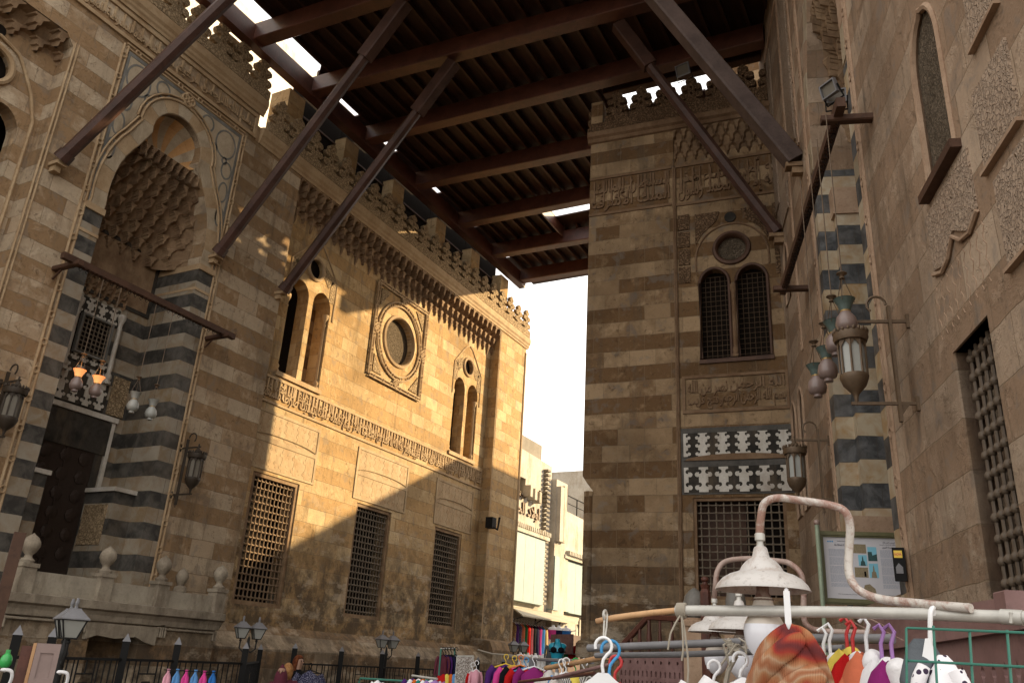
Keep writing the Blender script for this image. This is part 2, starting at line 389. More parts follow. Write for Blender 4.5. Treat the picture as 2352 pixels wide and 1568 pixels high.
# ---------------------------------------------------------------- arabic shaping
_AR={'ا':(0xFE8D,2),'أ':(0xFE83,2),'إ':(0xFE87,2),'آ':(0xFE81,2),'ب':(0xFE8F,4),'ة':(0xFE93,2),'ت':(0xFE95,4),'ث':(0xFE99,4),'ج':(0xFE9D,4),'ح':(0xFEA1,4),'خ':(0xFEA5,4),'د':(0xFEA9,2),'ذ':(0xFEAB,2),'ر':(0xFEAD,2),'ز':(0xFEAF,2),'س':(0xFEB1,4),'ش':(0xFEB5,4),'ص':(0xFEB9,4),'ض':(0xFEBD,4),'ط':(0xFEC1,4),'ظ':(0xFEC5,4),'ع':(0xFEC9,4),'غ':(0xFECD,4),'ف':(0xFED1,4),'ق':(0xFED5,4),'ك':(0xFED9,4),'ل':(0xFEDD,4),'م':(0xFEE1,4),'ن':(0xFEE5,4),'ه':(0xFEE9,4),'و':(0xFEED,2),'ى':(0xFEEF,2),'ي':(0xFEF1,4),'ئ':(0xFE89,4),'ؤ':(0xFE85,2),'ء':(0xFE80,1)}
def shape_ar(t):
    out=[]; n=len(t); i=0
    while i<n:
        ch=t[i]
        if ch not in _AR: out.append(ch); i+=1; continue
        prev = i>0 and t[i-1] in _AR and _AR[t[i-1]][1]==4
        if ch=='ل' and i+1<n and t[i+1] in 'اأ':
            base={'ا':0xFEFB,'أ':0xFEF7}[t[i+1]]; out.append(chr(base+(1 if prev else 0))); i+=2; continue
        b,k=_AR[ch]; nxt = k==4 and i+1<n and t[i+1] in _AR and _AR[t[i+1]][1]>1
        f = 3 if (prev and nxt) else 1 if prev else 2 if nxt else 0
        if k==2: f=1 if prev else 0
        if k==1: f=0
        out.append(chr(b+f)); i+=1
    return ''.join(reversed(out))
def text_into(mb, f, txt, a0, a1, b0, b1, c0, c1, arabic=True, res=2, bold=0.0, keep=False):
    cu=bpy.data.curves.new('t','FONT'); cu.body=shape_ar(txt) if arabic else txt; cu.extrude=.5; cu.resolution_u=res; cu.offset=bold
    o=bpy.data.objects.new('t',cu); col.objects.link(o); bpy.context.view_layer.update()
    me=o.to_mesh(); vs=[v.co.copy() for v in me.vertices]; fs=[tuple(p.vertices) for p in me.polygons]
    o.to_mesh_clear(); bpy.data.objects.remove(o); bpy.data.curves.remove(cu)
    if not vs: return
    x0=min(v.x for v in vs); x1=max(v.x for v in vs); y0=min(v.y for v in vs); y1=max(v.y for v in vs)
    sx=(a1-a0)/(x1-x0); sy=(b1-b0)/(y1-y0)
    if keep:
        sc=min(sx,sy); sx=sy=sc
    mb.add([f.P(a0+(v.x-x0)*sx, b0+(v.y-y0)*sy, c0+(v.z+.5)*(c1-c0)) for v in vs], fs)
# ================================================================ ground
g=MB(); g.box(FW,-300,300,-.3,0,-400,60); tag(g.build('ground',M['asphalt']),None,None,None,'structure')
# (frame FW has n = -y, so c runs towards the camera's back)

# ================================================================ shared ornament
def joggled(mb_dark, mb_light, f, a0,a1,b0,b1,c,n=11, lobes=2, d=.012):
    """band of interlocking voussoirs: pale blades whose edges curl into the dark ones"""
    mb_dark.prism(f, rect(a0,a1,b0,b1), c-.05, c)
    P=(a1-a0)/(n/2.0); H=b1-b0; r=min(P*.125,H*.5/lobes*.42)
    m=n//2+1
    for i in range(m):
        xc=a0+P*(i+.0)+ (0 if i else P*.12); hw=P*.235 if i else P*.12
        if i==m-1 and n%2==0: continue
        xa=max(a0+.004,xc-hw); xb=min(a1-.004,xc+hw)
        if xb-xa<.01: continue
        pts=[]
        mb_light.prism(f,[(xa,b0+H*.02),(xb,b0+H*.02),(xb,b1-H*.02),(xa,b1-H*.02)],c-.01,c+d)
        for k in range(lobes):
            z=b0+H*(k+.5)/lobes
            for sg,x in ((-1,xa),(1,xb)):
                if (sg<0 and i==0) or x+sg*r*1.5>a1 or x+sg*r*1.5<a0: continue
                mb_light.prism(f,circle(x+sg*r*.62,z-r*.55,r,12),c-.01,c+d+.001)
                mb_dark.prism(f,circle(x-sg*r*.30,z+r*.62,r*.88,12),c,c+d+.003)
                mb_light.prism(f,circle(x+sg*r*.15,z+r*.18,r*.28,8),c,c+d+.0045)
def window_panel(parent, f, a0,a1,b0,b1,c, dark, light, frame, n=11, name='lintel_panel', d=.004):
    H=b1-b0; bw=.07
    p=MB(); p.prism(f,rect(a0,a1,b0,b1),c-.05,c+.015,[rect(a0+bw,a1-bw,b0+.05,b0+H*.46),rect(a0+bw,a1-bw,b0+H*.54,b1-.07)])
    o=p.build(name,frame,parent)
    D=MB(); Lt=MB()
    joggled(D,Lt,f,a0+bw,a1-bw,b0+.05,b0+H*.46,c+.0,n,2,d); joggled(D,Lt,f,a0+bw,a1-bw,b0+H*.54,b1-.07,c+.0,n,3,d)
    D.build('dark_voussoir_slab',dark,o); Lt.build('voussoir_inlay',light,o)
    # shallow relieving arch line between the two bands
    r=MB(); m=(a0+a1)/2; hw=(a1-a0)/2-bw*1.6
    r.tube([f.P(m+hw*math.cos(t), b0+H*.535+ .11*math.sin(t), c+.02) for t in [math.pi*i/14 for i in range(15)]],.012,5)
    r.build('relieving_arch',frame,o)
    return o
def grille(parent, f, a0,a1,b0,b1,c, nc, nr, mat, frame_mat, r=.016, knob=.036, fw=.09, depth=.12, shutter=None, name='window_grille', frontproud=.03):
    fr=MB(); fr.prism(f,rect(a0,a1,b0,b1),c-.10,c+frontproud,[rect(a0+fw,a1-fw,b0+fw,b1-fw)])
    o=fr.build(name,frame_mat,parent)
    ia0,ia1,ib0,ib1=a0+fw,a1-fw,b0+fw,b1-fw; g=MB()
    for i in range(nc):
        x=ia0+(ia1-ia0)*(i+.5)/nc; g.tube([f.P(x,ib0,c-.04),f.P(x,ib1,c-.04)],r,6,False)
    for j in range(nr):
        y=ib0+(ib1-ib0)*(j+.5)/nr; g.tube([f.P(ia0,y,c-.04),f.P(ia1,y,c-.04)],r,6,False)
        for i in range(nc):
            x=ia0+(ia1-ia0)*(i+.5)/nc; g.ball(f.P(x,y,c-.04),knob,7,5)
    g.build('grille_bars',mat,o,smooth=True)
    if shutter:
        s=MB(); s.box(f,ia0-.02,ia1+.02,ib0-.02,ib1+.02,c-.42,c-.36); s.build('shutter_board',shutter,o)
    return o
def merlon_shape(x,b,w,h):
    h=h*1.0
    # trefoil-on-stem outline with side lobes; w = pitch
    def c(cx,cy,r,t0,t1,n=6): return [(x+cx+r*math.cos(rad(t0+(t1-t0)*i/n)), b+cy+r*math.sin(rad(t0+(t1-t0)*i/n))) for i in range(n+1)]
    R=[(x+w*.5,b),(x+w*.5,b+h*.24),(x+w*.34,b+h*.26),(x+w*.20,b+h*.27)]
    R+=c(w*.33,h*.41,w*.155,-130,120); R+=[(x+w*.15,b+h*.50),(x+w*.12,b+h*.56)]
    R+=c(w*.27,h*.665,w*.15,-130,115); R+=[(x+w*.11,b+h*.77)]
    R+=c(w*.10,h*.86,w*.12,-60,60,4)
    L=[(2*x-p[0],p[1]) for p in R]
    return R+[(x,b+h)]+L[::-1]
def merlons(parent, f, a0,a1,b,c,h,n,mat,th=.16, skip=(), name='merlon'):
    w=(a1-a0)/n; first=None
    for i in range(n):
        if i in skip: continue
        hh=h*(1+random.uniform(-.05,.04)); x=a0+w*(i+.5)
        m=MB(); hole=[(x+w*.05*math.cos(t),b+hh*.47+h*.045*math.sin(t)) for t in [2*math.pi*k/8 for k in range(8)]]
        hole2=[(x+w*.045*math.cos(t),b+hh*.66+h*.04*math.sin(t)) for t in [2*math.pi*k/8 for k in range(8)]]
        out=[(px+random.uniform(-.006,.006),py+random.uniform(-.006,.006)) for px,py in merlon_shape(x,b,w*.985,hh)]
        m.prism(f,out,c-th,c,[hole,hole2]); m.build(name,mat,parent)
def moulding(mb, f, a0,a1, b, c, prof):
    # prof = list of (height, projection) swept along u
    pts=[(c,b+prof[0][0])]+[(c+p[1],b+p[0]) for p in prof]+[(c,b+prof[-1][0])]
    n=len(pts); vs=[f.P(a,z,cc) for a in (a0,a1) for cc,z in pts]
    mb.add(vs,[(k,(k+1)%n,n+(k+1)%n,n+k) for k in range(n)]+[tuple(range(n)),tuple(range(2*n-1,n-1,-1))])
CORN=[(0,0),(0,.03),(.06,.04),(.10,.07),(.16,.08),(.22,.12),(.34,.13),(.34,.12),(.42,.12),(.44,0)]
def chain_mould(mb, f, pts, r=.022, gap=.05, knots=True, every=.42):
    """two parallel roll mouldings that loop around each other at intervals"""
    P=[f.P(*p) for p in pts]
    for k in range(len(pts)-1):
        a=Vector(pts[k]); b=Vector(pts[k+1]); d=(b-a); L=d.length; d.normalize(); s=Vector((-d.y,d.x,0))
        for sg in (-1,1):
            mb.tube([f.P(*(a+s*gap*sg)),f.P(*(b+s*gap*sg))],r,6)
        if knots:
            m=max(1,int(L/every))
            for i in range(m):
                q=a+d*(L*(i+.5)/m); mb.tube([f.P(q.x+math.cos(t)*gap*1.25,q.y+math.sin(t)*gap*1.25,q.z+.01) for t in [2*math.pi*j/8 for j in range(8)]],r*.8,5,closed=True)
def muq_row(mb, f, a0,a1,b0,b1,c0,c1,n,shift=0.0,nu=8,nv=7,dip=.5):
    """one tier of pointed honeycomb niches, flush at c0 below and reaching c1 at the top between them"""
    W=(a1-a0)/n
    def fn(i,j):
        a=a0+(a1-a0)*i; ph=((a-a0)/W+shift)%1.0; s=abs(ph*2-1); t=j
        archw=(1-t**1.5)**.55 if t<1 else 0.0        # half width of the niche at this height
        inside=max(0.0,1-(s/max(archw*.88,1e-3))**2) if archw>0 else 0
        sharp=1 if s<archw*.88 else 0
        d=c0+(c1-c0)*(.35*t + .65*(1-sharp)) - dip*(c1-c0)*math.sqrt(inside)*(1-t)*.9*sharp
        if t==0: d=min(d,c0+(c1-c0)*(1.0 if s>.93 else 0))
        return f.P(a,b0+(b1-b0)*t,d)
    mb.grid(fn,n*nu,nv)
def interlace_knot(mb,f,a,b,c,r=.09,tr=.02):
    for dx,dy in ((-.6,0),(.6,0),(0,.6),(0,-.6)):
        mb.tube([f.P(a+dx*r+math.cos(t)*r*.75,b+dy*r+math.sin(t)*r*.75,c) for t in [2*math.pi*k/12 for k in range(12)]],tr,6,closed=True)
def colonnette(mb,f,a,b0,b1,c,r=.05):
    H=b1-b0
    prof=[(r*1.7,0),(r*1.7,.06),(r*1.1,.08),(r*1.5,.14),(r*1.45,.18),(r*.8,.24),(r*.95,.28),(r,.32),(r*.92,H-.34),(r*1.15,H-.30),(r*.85,H-.27),(r*.95,H-.2),(r*1.7,H-.08),(r*1.7,H),(0,H)]
    mb.lathe(f.P(a,b0,c),prof,10,f.v)

# ================================================================ left building
LB=thing('madrasa_building',(-14,13,0),'long striped limestone building on the left, half in golden sunlight, with carved portal','building')
# --- main field: y 13.35..24.25, set back under the honeycomb cornice
lows=[(13.8,15.38),(17.68,19.28),(21.6,23.2)]; WB0,WB1=2.6,5.5
dbl=[(14.0,15.55),(22.0,23.55)]; UB0,UBT=7.98,10.55
holes=[rect(a,b,WB0,WB1) for a,b in lows]
for a0,a1 in dbl:
    m=(a0+a1)/2
    holes+= [arch(a0,m-.09,UB0,UBT,12,.12),arch(m+.09,a1,UB0,UBT,12,.12),circle(m,11.06,.27,20)]
MC=(18.7,10.47); holes.append(circle(MC[0],MC[1],.70,36))
wb=MB(); wb.prism(FL,rect(13.3,24.3,1.0,13.2),-.5,0,holes); wb.build('wall',M['lit'],LB)
# dark rooms behind the openings
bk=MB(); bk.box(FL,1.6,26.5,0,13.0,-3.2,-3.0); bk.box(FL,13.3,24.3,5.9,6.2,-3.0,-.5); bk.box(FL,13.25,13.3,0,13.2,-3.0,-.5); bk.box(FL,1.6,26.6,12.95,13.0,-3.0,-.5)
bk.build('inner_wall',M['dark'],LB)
# inner leaf seen through the right half of each double light
iw=MB()
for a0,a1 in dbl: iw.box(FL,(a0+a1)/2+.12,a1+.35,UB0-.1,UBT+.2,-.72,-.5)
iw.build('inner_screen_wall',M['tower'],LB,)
for k,(a0,a1) in enumerate(lows):
    g=grille(LB,FL,a0,a1,WB0,WB1,-.06,11,17,M['grille'] if k==0 else M['grille_d'],M['muq'],shutter=M['dark'])
pans=[(13.42,15.85),(17.45,19.9),(21.45,23.75)]
for k,(a0,a1) in enumerate(pans):
    window_panel(LB,FL,a0,a1,5.58,6.98,.01,M['panel_marble'],M['trim'],M['panel_marble'],11)
# sunk joggled sills below windows
# --- double window dressings
for a0,a1 in dbl:
    m=(a0+a1)/2; o=MB()
    o.prism(FL,rect(a0-.06,a1+.06,UB0-.12,UB0-.005),-.2,.06)
    win=o.build('double_window',M['trim'],LB); q=MB()
    for a in (a0+.03,m,a1-.03): colonnette(q,FL,a,UB0,UBT-.50,-.10,.055)
    q.build('colonnette',M['trim'],win,smooth=True)
    c=MB(); c.tube([FL.P(m+.30*math.cos(t),11.06+.30*math.sin(t),.02) for t in [2*math.pi*k/24 for k in range(24)]],.05,7,closed=True)
    c.build('roundel_ring',M['trim'],win,smooth=True)
    sm=MB(); sm.prism(FL,circle(m,11.06,.28,20),-.14,-.10); sm.build('roundel_glass',M['dark'],win)
    for dx in (-1,1):
        gl=MB(); gl.prism(FL,arch(m+dx*.39-.31,m+dx*.39+.31,UB0,UBT-.04,10,.12),-.40,-.38)
        if dx<0: gl.build('window_pane',M['dark'],win)
    # shallow carved surround with stepped edges
    s=MB(); P=[(a0-.12,9.9),(a0-.12,11.0),(m-.45,11.5),(m-.2,11.75),(m,11.85),(m+.2,11.75),(m+.45,11.5),(a1+.12,11.0),(a1+.12,9.9)]
    s.tube([FL.P(x,y,.01) for x,y in P],.025,6); s.build('surround_moulding',M['trim'],win,smooth=True)
    cv=MB()
    cv.prism(FL,rect(a0-.10,a0+.12,9.95+.45,11.0),-.01,.012); cv.prism(FL,rect(a1-.12,a1+.10,10.4,11.0),-.01,.012)
    cv.prism(FL,[(a0+.2,10.75),(m-.36,10.98),(m-.36,11.3),(a0-.05,11.05)],-.01,.012); cv.prism(FL,[(a1-.2,10.75),(m+.36,10.98),(m+.36,11.3),(a1+.05,11.05)],-.01,.012)
    cv.build('spandrel_carving',M['carved'],win)
# --- big medallion
md=MB(); x0,x1,y0,y1=17.42,19.98,9.05,11.9
md.prism(FL,rect(x0+.06,x1-.06,y0+.06,y1-.06),-.01,.02,[circle(MC[0],MC[1],.72,36)])
med=md.build('medallion',M['lit'],LB)
r_=MB(); z=.06
chain_mould(r_,FL,[(x0,y0,z),(x1,y0,z),(x1,y1,z),(x0,y1,z),(x0,y0,z)],.03,.045)
for rr in (1.02,1.13):
    r_.tube([FL.P(MC[0]+rr*math.cos(t),MC[1]+rr*1.06*math.sin(t),z) for t in [2*math.pi*k/56 for k in range(56)]],.03,6,closed=True)
for k in range(16):
    t=2*math.pi*(k+.5)/16; cx,cy=MC[0]+1.075*math.cos(t),MC[1]+1.14*math.sin(t)
    r_.tube([FL.P(cx+.06*math.cos(q),cy+.06*math.sin(q),z+.015) for q in [2*math.pi*j/8 for j in range(8)]],.018,5,closed=True)
for dx,dy in ((0,1),(0,-1),(1,0),(-1,0)): interlace_knot(r_,FL,MC[0]+dx*1.2,MC[1]+dy*1.31,z+.02,.10,.024)
r_.build('interlaced_moulding',M['trim'],med,smooth=True)
r2=MB()
r2.lathe(FL.P(MC[0],MC[1],0),[(.70,-.3),(.70,.05),(.74,.09),(.80,.07),(.82,.0)],40,FL.n)
r2.build('opening_ring',M['trim'],med,smooth=True)
sc=MB(); sc.prism(FL,circle(MC[0],MC[1],.72,36),-.2,-.16); sc.build('lattice_screen',M['mesh'],med)
cs=MB()
for sx in (-1,1):
    for sy in (-1,1):
        cx,cy=MC[0]+sx*.98,MC[1]+sy*1.12; cs.prism(FL,[(cx+sx*.14,cy+sy*.16),(cx-sx*.28,cy+sy*.16),(cx+sx*.14,cy-sy*.36)],0,.05)
cs.build('corner_carving',M['carved'],med)
# --- inscription band
ib=MB(); ib.box(FL,13.38,24.2,7.14,7.20,-.02,.035); ib.box(FL,13.38,24.2,7.74,7.80,-.02,.035); bnd=ib.build('inscription_band',M['trim'],LB)
tx=MB(); words=['بسم الله الرحمن الرحيم','إنا فتحنا لك فتحا مبينا','ليغفر لك الله ما تقدم من ذنبك','وما تأخر ويتم نعمته عليك','ويهديك صراطا مستقيما']
wd=(24.15-13.45)/len(words)
for i,t in enumerate(words):
    a1=24.15-wd*i; text_into(tx,FL,t,a1-wd+.03,a1,7.20,7.58,0,.035,bold=.01); text_into(tx,FL,words[(i+2)%5],a1-wd+.03,a1,7.36,7.74,0,.035,bold=.01)
    for k in range(16): x=a1-wd+.05+k*wd/16+random.uniform(-.03,.03); tx.box(FL,x,x+.035,7.42+random.uniform(-.1,.05),7.73,0,.034)
tx.build('carved_lettering',M['trim'],bnd)
# --- ablaq honeycomb cornice over the field
mq=MB()
for k,(b0,b1,c0,c1,n,sh) in enumerate([(12.02,12.30,.0,.10,34,0),(12.28,12.58,.08,.22,34,.5),(12.56,12.98,.16,.37,34,0)]):
    muq_row(mq,FL,13.38,24.25,b0,b1,c0,c1,n,sh)
for k in range(17): # hanging stalactite blades
    a=13.38+(k+.5)*10.87/17; mq.prism(Frame(FL.P(a,0,0),FL.n,FL.u),[(0,11.88),(.05,12.0),(.10,12.3),(.10,12.32),(0,12.32)],-.03,.03)
mq.build('honeycomb_cornice',M['muq'],LB)
# --- end pier
pr=MB(); pr.prism(FL,rect(24.25,26.35,1.0,13.0),-.5,.35); pr.box(FL,25.9,26.35,0,13.0,-6,-.5); pr.build('corner_pier',M['lit'],LB)
cc=MB(); cc.tube([FL.P(26.3,2.2,.33),FL.P(26.3,12.8,.33)],.07,8); cc.tube([FL.P(24.3,2.2,.33),FL.P(24.3,12.9,.33)],.04,6); cc.build('corner_column',M['trim'],LB,smooth=True)
bt=MB(); bt.box(FL,24.05,24.32,5.85,6.2,.36,.62); bt.tube([FL.P(24.2,6.0,.4),FL.P(24.2,5.8,.75),FL.P(24.2,6.2,.8)],.04,6); bt.build('wall_bracket',M['iron'],LB)
# --- plinth with sloping ledge
pl=MB(); pl.prism(Frame((0,11.9,0),(1,0,0),(0,-1,0)),[(-14.5,0),(-13.2,0),(-13.2,1.72),(-13.28,1.80),(-13.66,2.18),(-14.5,2.18)],-12.35,0)
pl.prism(Frame((0,24.23,0),(1,0,0),(0,-1,0)),[(-14.5,0),(-13.18,0),(-13.18,2.1),(-13.3,2.35),(-13.64,2.42),(-14.5,2.42)],-2.2,0.0)
pl.build('plinth',M['ablaq'],LB)

# --- portal block, plane c=.35, y up to 13.3; top 14.1 left of y 11.7
PC=.35; PY0,PY1=8.5,10.9; PM=9.7
trefoil=[(PY0,2.2),(PY1,2.2),(PY1,9.25)]+[(p[0],p[1]) for p in arc(PM,9.75,1.2,-18,46,8,1.75)][1:]+[(p[0],p[1]) for p in arc(PM,11.62,.62,-12,192,16)]+[(p[0],p[1]) for p in arc(PM,9.75,1.2,134,198,8,1.75)][:-1]+[(PY0,9.25)]
rec=[(4.75,2.3),(7.08,2.3),(7.08,12.1),(6.9,12.3),(4.93,12.3),(4.75,12.1)]
wa=MB(); wa.prism(FL,[(1.5,0),(11.7,0),(11.7,14.0),(1.5,14.0)],-.02,PC,[rec,trefoil]); wa.prism(FL,rect(11.7,13.36,0,13.0),-.3,PC)
wa.build('portal_wall',M['ablaq'],LB)
cap=MB(); cap.box(FL,1.5,11.72,13.98,14.0,-3,-.02); cap.build('roof_slab',M['trim'],LB)
# recess left of the portal with a double window
rw=MB(); rw.prism(FL,rect(4.6,7.2,2.2,12.4),-.35,-.022,[arch(5.12,5.86,7.7,10.45,12,.12),arch(6.04,6.78,7.7,10.45,12,.12),circle(6.02,11.05,.34,20)]); 
rwo=rw.build('recess_wall',M['ablaq'],LB)
q=MB()
for a in (5.06,5.95,6.84): colonnette(q,FL,a,7.7,9.95,-.12,.05)
q.tube([FL.P(6.02+.36*math.cos(t),11.05+.36*math.sin(t),0) for t in [2*math.pi*k/24 for k in range(24)]],.06,7,closed=True)
q.tube([FL.P(x,y,.0) for x,y in [(6.97,7.6),(6.97,10.4),(6.8,10.9),(6.55,11.3),(6.4,11.5),(6.02,11.62),(5.6,11.5)]],.035,6)
q.build('window_dressing',M['trim'],rwo,smooth=True)
q=MB(); q.prism(FL,circle(6.02,11.05,.36,20),-.2,-.15); q.prism(FL,circle(5.98,11.72,.11,16),-.03,.0); q.build('roundel_glass',M['dark'],rwo)
q=MB(); 
for k,(b0,b1,c0,c1,n,sh) in enumerate([(11.75,12.0,-.02,.12,5,0),(11.98,12.28,.10,.34,5,.5)]): muq_row(q,FL,4.75,7.1,b0,b1,c0,c1,n,sh)
q.build('recess_honeycomb',M['muq'],rwo)
q=MB(); chain_mould(q,FL,[(7.14,2.4,PC+.01),(7.14,12.2,PC+.01)],.02,.035,False); q.build('recess_moulding',M['trim'],LB,smooth=True)

# frame moulding round the portal
q=MB(); chain_mould(q,FL,[(8.06,2.6,PC+.01),(8.06,12.92,PC+.01),(11.36,12.92,PC+.01),(11.36,2.6,PC+.01)],.026,.045,True,.5); q.build('portal_moulding',M['trim'],LB,smooth=True)
# portal parts
PT=MB()
for a0,a1 in ((8.12,PY0+.012),(PY1-.012,11.30)):
    PT.box(FL,a0,a1,2.2,9.2,-1.05,PC+.012)
PT.box(FL,PY0-.1,PY1+.1,2.2,9.75,-1.2,-.9)
portal=PT.build('portal',M['marble_strip'],LB)
q=MB()
for a0,a1 in ((8.10,PY0+.02),(PY1-.02,11.32)): q.box(FL,a0,a1,9.2,9.33,-1.0,PC+.05); q.box(FL,a0,a1,8.72,8.78,-1.0,PC+.03)
q.build('impost',M['trim'],portal)
# upper back wall inside the recess: plain stone with a dark border
q=MB(); q.box(FL,PY0,PY1,8.2,9.9,-.9,-.88); q.build('recess_panel',M['muq'],portal)
q=MB(); q.box(FL,PY0,PY1,9.55,9.63,-.88,-.865); q.box(FL,PY0+.02,PY0+.1,8.2,9.55,-.88,-.865); q.box(FL,PY1-.1,PY1-.02,8.2,9.55,-.88,-.865); q.box(FL,PY0+.1,PY1-.1,8.2,8.28,-.88,-.865); q.build('dark_border',M['black_marble'],portal)
# benches either side of the door, each with a carved face
q=MB()
for a0,a1 in ((PY0,9.02),(10.42,PY1)):
    q=MB(); q.box(FL,a0,a1,2.2,4.35,-.9,-.05); bench=q.build('bench',M['marble_strip'],portal)
    q=MB(); q.box(FL,a0-.04*(a0>10),a1+.04*(a0<9),4.35,4.43,-.9,.0); q.build('bench_top',M['white_marble'],bench)
    q=MB(); x=a0-.02 if a0>10 else a1; q.box(FL,x,x+.02,3.35,4.1,-.8,-.15); q.build('carved_face',M['carved'],bench)
# door, lintel, joggled slab, side panels
q=MB(); q.box(FL,9.2,10.4,2.2,5.12,-.9,-.87); dr=q.build('door',M['door'],portal)
q=MB()
for i in range(3):
    for j in range(6): q.lathe(FL.P(9.4+i*.4,3.15+j*.36,-.87),[(.13,0),(.13,.02),(.07,.035),(0,.04)],8,FL.n)
q.box(FL,9.78,9.82,2.2,5.1,-.87,-.845); q.build('door_boss',M['door'],dr)
q=MB(); q.box(FL,9.05,10.6,5.12,5.78,-.9,-.84); q.box(FL,9.0,9.2,2.2,5.12,-.9,-.86); q.box(FL,10.4,10.56,2.2,5.12,-.9,-.86); q.build('door_lintel',M['black_marble'],portal)
q=MB(); q.box(FL,8.98,10.7,5.80,5.90,-.9,-.80); q.box(FL,10.60,10.68,4.4,5.80,-.9,-.84); q.build('lintel_moulding',M['white_marble'],portal)
D=MB(); Lt=MB(); joggled(D,Lt,FL,9.05,10.35,5.95,6.72,-.86,9,3); dd=D.build('joggled_slab',M['black_marble'],portal); Lt.build('voussoir_inlay',M['white_marble'],dd)
q=MB(); q.box(FL,10.42,10.80,5.95,6.75,-.89,-.85); q.build('carved_slab',M['carved'],portal)
# small grilled window with joggled frame
D=MB(); Lt=MB(); joggled(D,Lt,FL,9.25,10.2,7.72,8.1,-.86,7,2); joggled(D,Lt,FL,9.25,10.2,6.78,6.94,-.86,9,1)
dd=D.build('joggled_frame',M['black_marble'],portal); Lt.build('voussoir_inlay',M['white_marble'],dd)
grille(portal,FL,9.36,10.08,6.92,7.74,-.80,7,8,M['grille_d'],M['grey_marble'],.012,.026,.04,.1)
q=MB(); q.box(FL,9.3,10.12,6.9,7.8,-.9,-.86); q.build('window_dark',M['dark'],portal)
q=MB()
for a in (9.24,10.22): colonnette(q,FL,a,6.5,8.0,-.80,.05)
q.build('colonnette',M['white_marble'],portal,smooth=True)
q=MB()
for k,(b0,b1,c0,c1,n,sh) in enumerate([(8.14,8.34,-.88,-.80,6,0),(8.32,8.56,-.82,-.70,6,.5)]): muq_row(q,FL,9.2,10.25,b0,b1,c0,c1,n,sh)
q.build('small_honeycomb',M['muq'],portal)
# honeycomb hood: heightfield in tiers that steps forward as it climbs
def half_width(z):
    if z<=9.25: return 1.2
    if z<11.0:
        s=(z-9.75)/1.75; return 1.2*math.sqrt(max(0,1-s*s)) if s>0 else 1.2
    return .66
def hood(f, m, z0, z1, NT=8):
    b=MB(); NU=126; NV=NT*7
    def fn(i,j):
        z=z0+(z1-z0)*j; hw=half_width(z)+.10; s=i*2-1; tt=j*NT; k=min(int(tt),NT-1); fr=tt-k
        prog=lambda q:(q/NT)**1.15
        ncell=8+(k%2); ph=((s*.5+.5)*ncell + (0 if k%2 else .5))%1.0; ss=abs(ph*2-1)
        aw=(1-min(fr,1)**1.6)**.6; inside= ss<aw*.86
        p=prog(k)+(prog(k+1)-prog(k))*(.25*fr + (.75 if not inside else 0)) - (.13*math.sqrt(max(0,1-(ss/max(aw*.86,1e-3))**2))*(1-fr) if inside else 0)
        depth=1.22*(1-p)*(max(0,1-abs(s)**3.2))**.5
        return f.P(m+s*hw, z, .30-depth)
    b.grid(fn,NU,NV); return b
hood(FL,PM,9.28,11.25).build('honeycomb_hood',M['muq'],portal)
# ribbed half-dome over the honeycomb
q=MB(); n=28
for i in range(n):
    q.mi=(i//3)%2
    t0=-.25+ (math.pi+.5)*i/n; t1=-.25+(math.pi+.5)*(i+1)/n
    for j in range(8):
        r0,r1=.66*j/8,.66*(j+1)/8
        pt=lambda r,t:FL.P(PM+r*math.cos(t)+.12*(1-r/.66), 11.55+r*math.sin(t)-.22*(1-r/.66), .30-.55*math.sqrt(max(0,1-(r/.67)**2)))
        q.add([pt(r0,t0),pt(r1,t0),pt(r1,t1),pt(r0,t1)],[(0,1,2,3)])
q.build('ribbed_half_dome',[M['orange'],M['buff_marble']],portal)
q=MB(); q.tube([FL.P(PM+.58*math.cos(t),11.30+.30*math.sin(t),-.02+.12*abs(math.cos(t))) for t in [math.pi+math.pi*i/16 for i in range(17)]],.05,6); q.build('half_dome_lip',M['buff_marble'],portal,smooth=True)
# voussoirs around the trefoil: alternate stones, proud of the wall
q=MB(); ol=[p for p in trefoil if p[1]>9.2]
def off(ol,d):
    out=[]
    for i,p in enumerate(ol):
        a=Vector(ol[max(i-1,0)]); b=Vector(ol[min(i+1,len(ol)-1)]); t=(b-a).normalized(); nrm=Vector((t.y,-t.x)); out.append((p[0]+nrm.x*d,p[1]+nrm.y*d))
    return out
o1=off(ol,.02); o2=off(ol,.30)
for i in range(len(ol)-1):
    q.mi=(i//2)%2
    q.prism(FL,[o1[i],o2[i],o2[i+1],o1[i+1]],PC-.02,PC+.012+.004*(i%2))
q.build('arch_voussoir',[M['buff_marble'],M['trim']],portal)
q=MB()
for dd,rr in ((.33,.028),(.42,.022)):
    oo=off(ol,dd); q.tube([FL.P(x,y,PC+.02) for x,y in oo],rr,6)
interlace_knot(q,FL,PM,12.72,PC+.03,.12,.03); q.build('arch_moulding',M['trim'],portal,smooth=True)
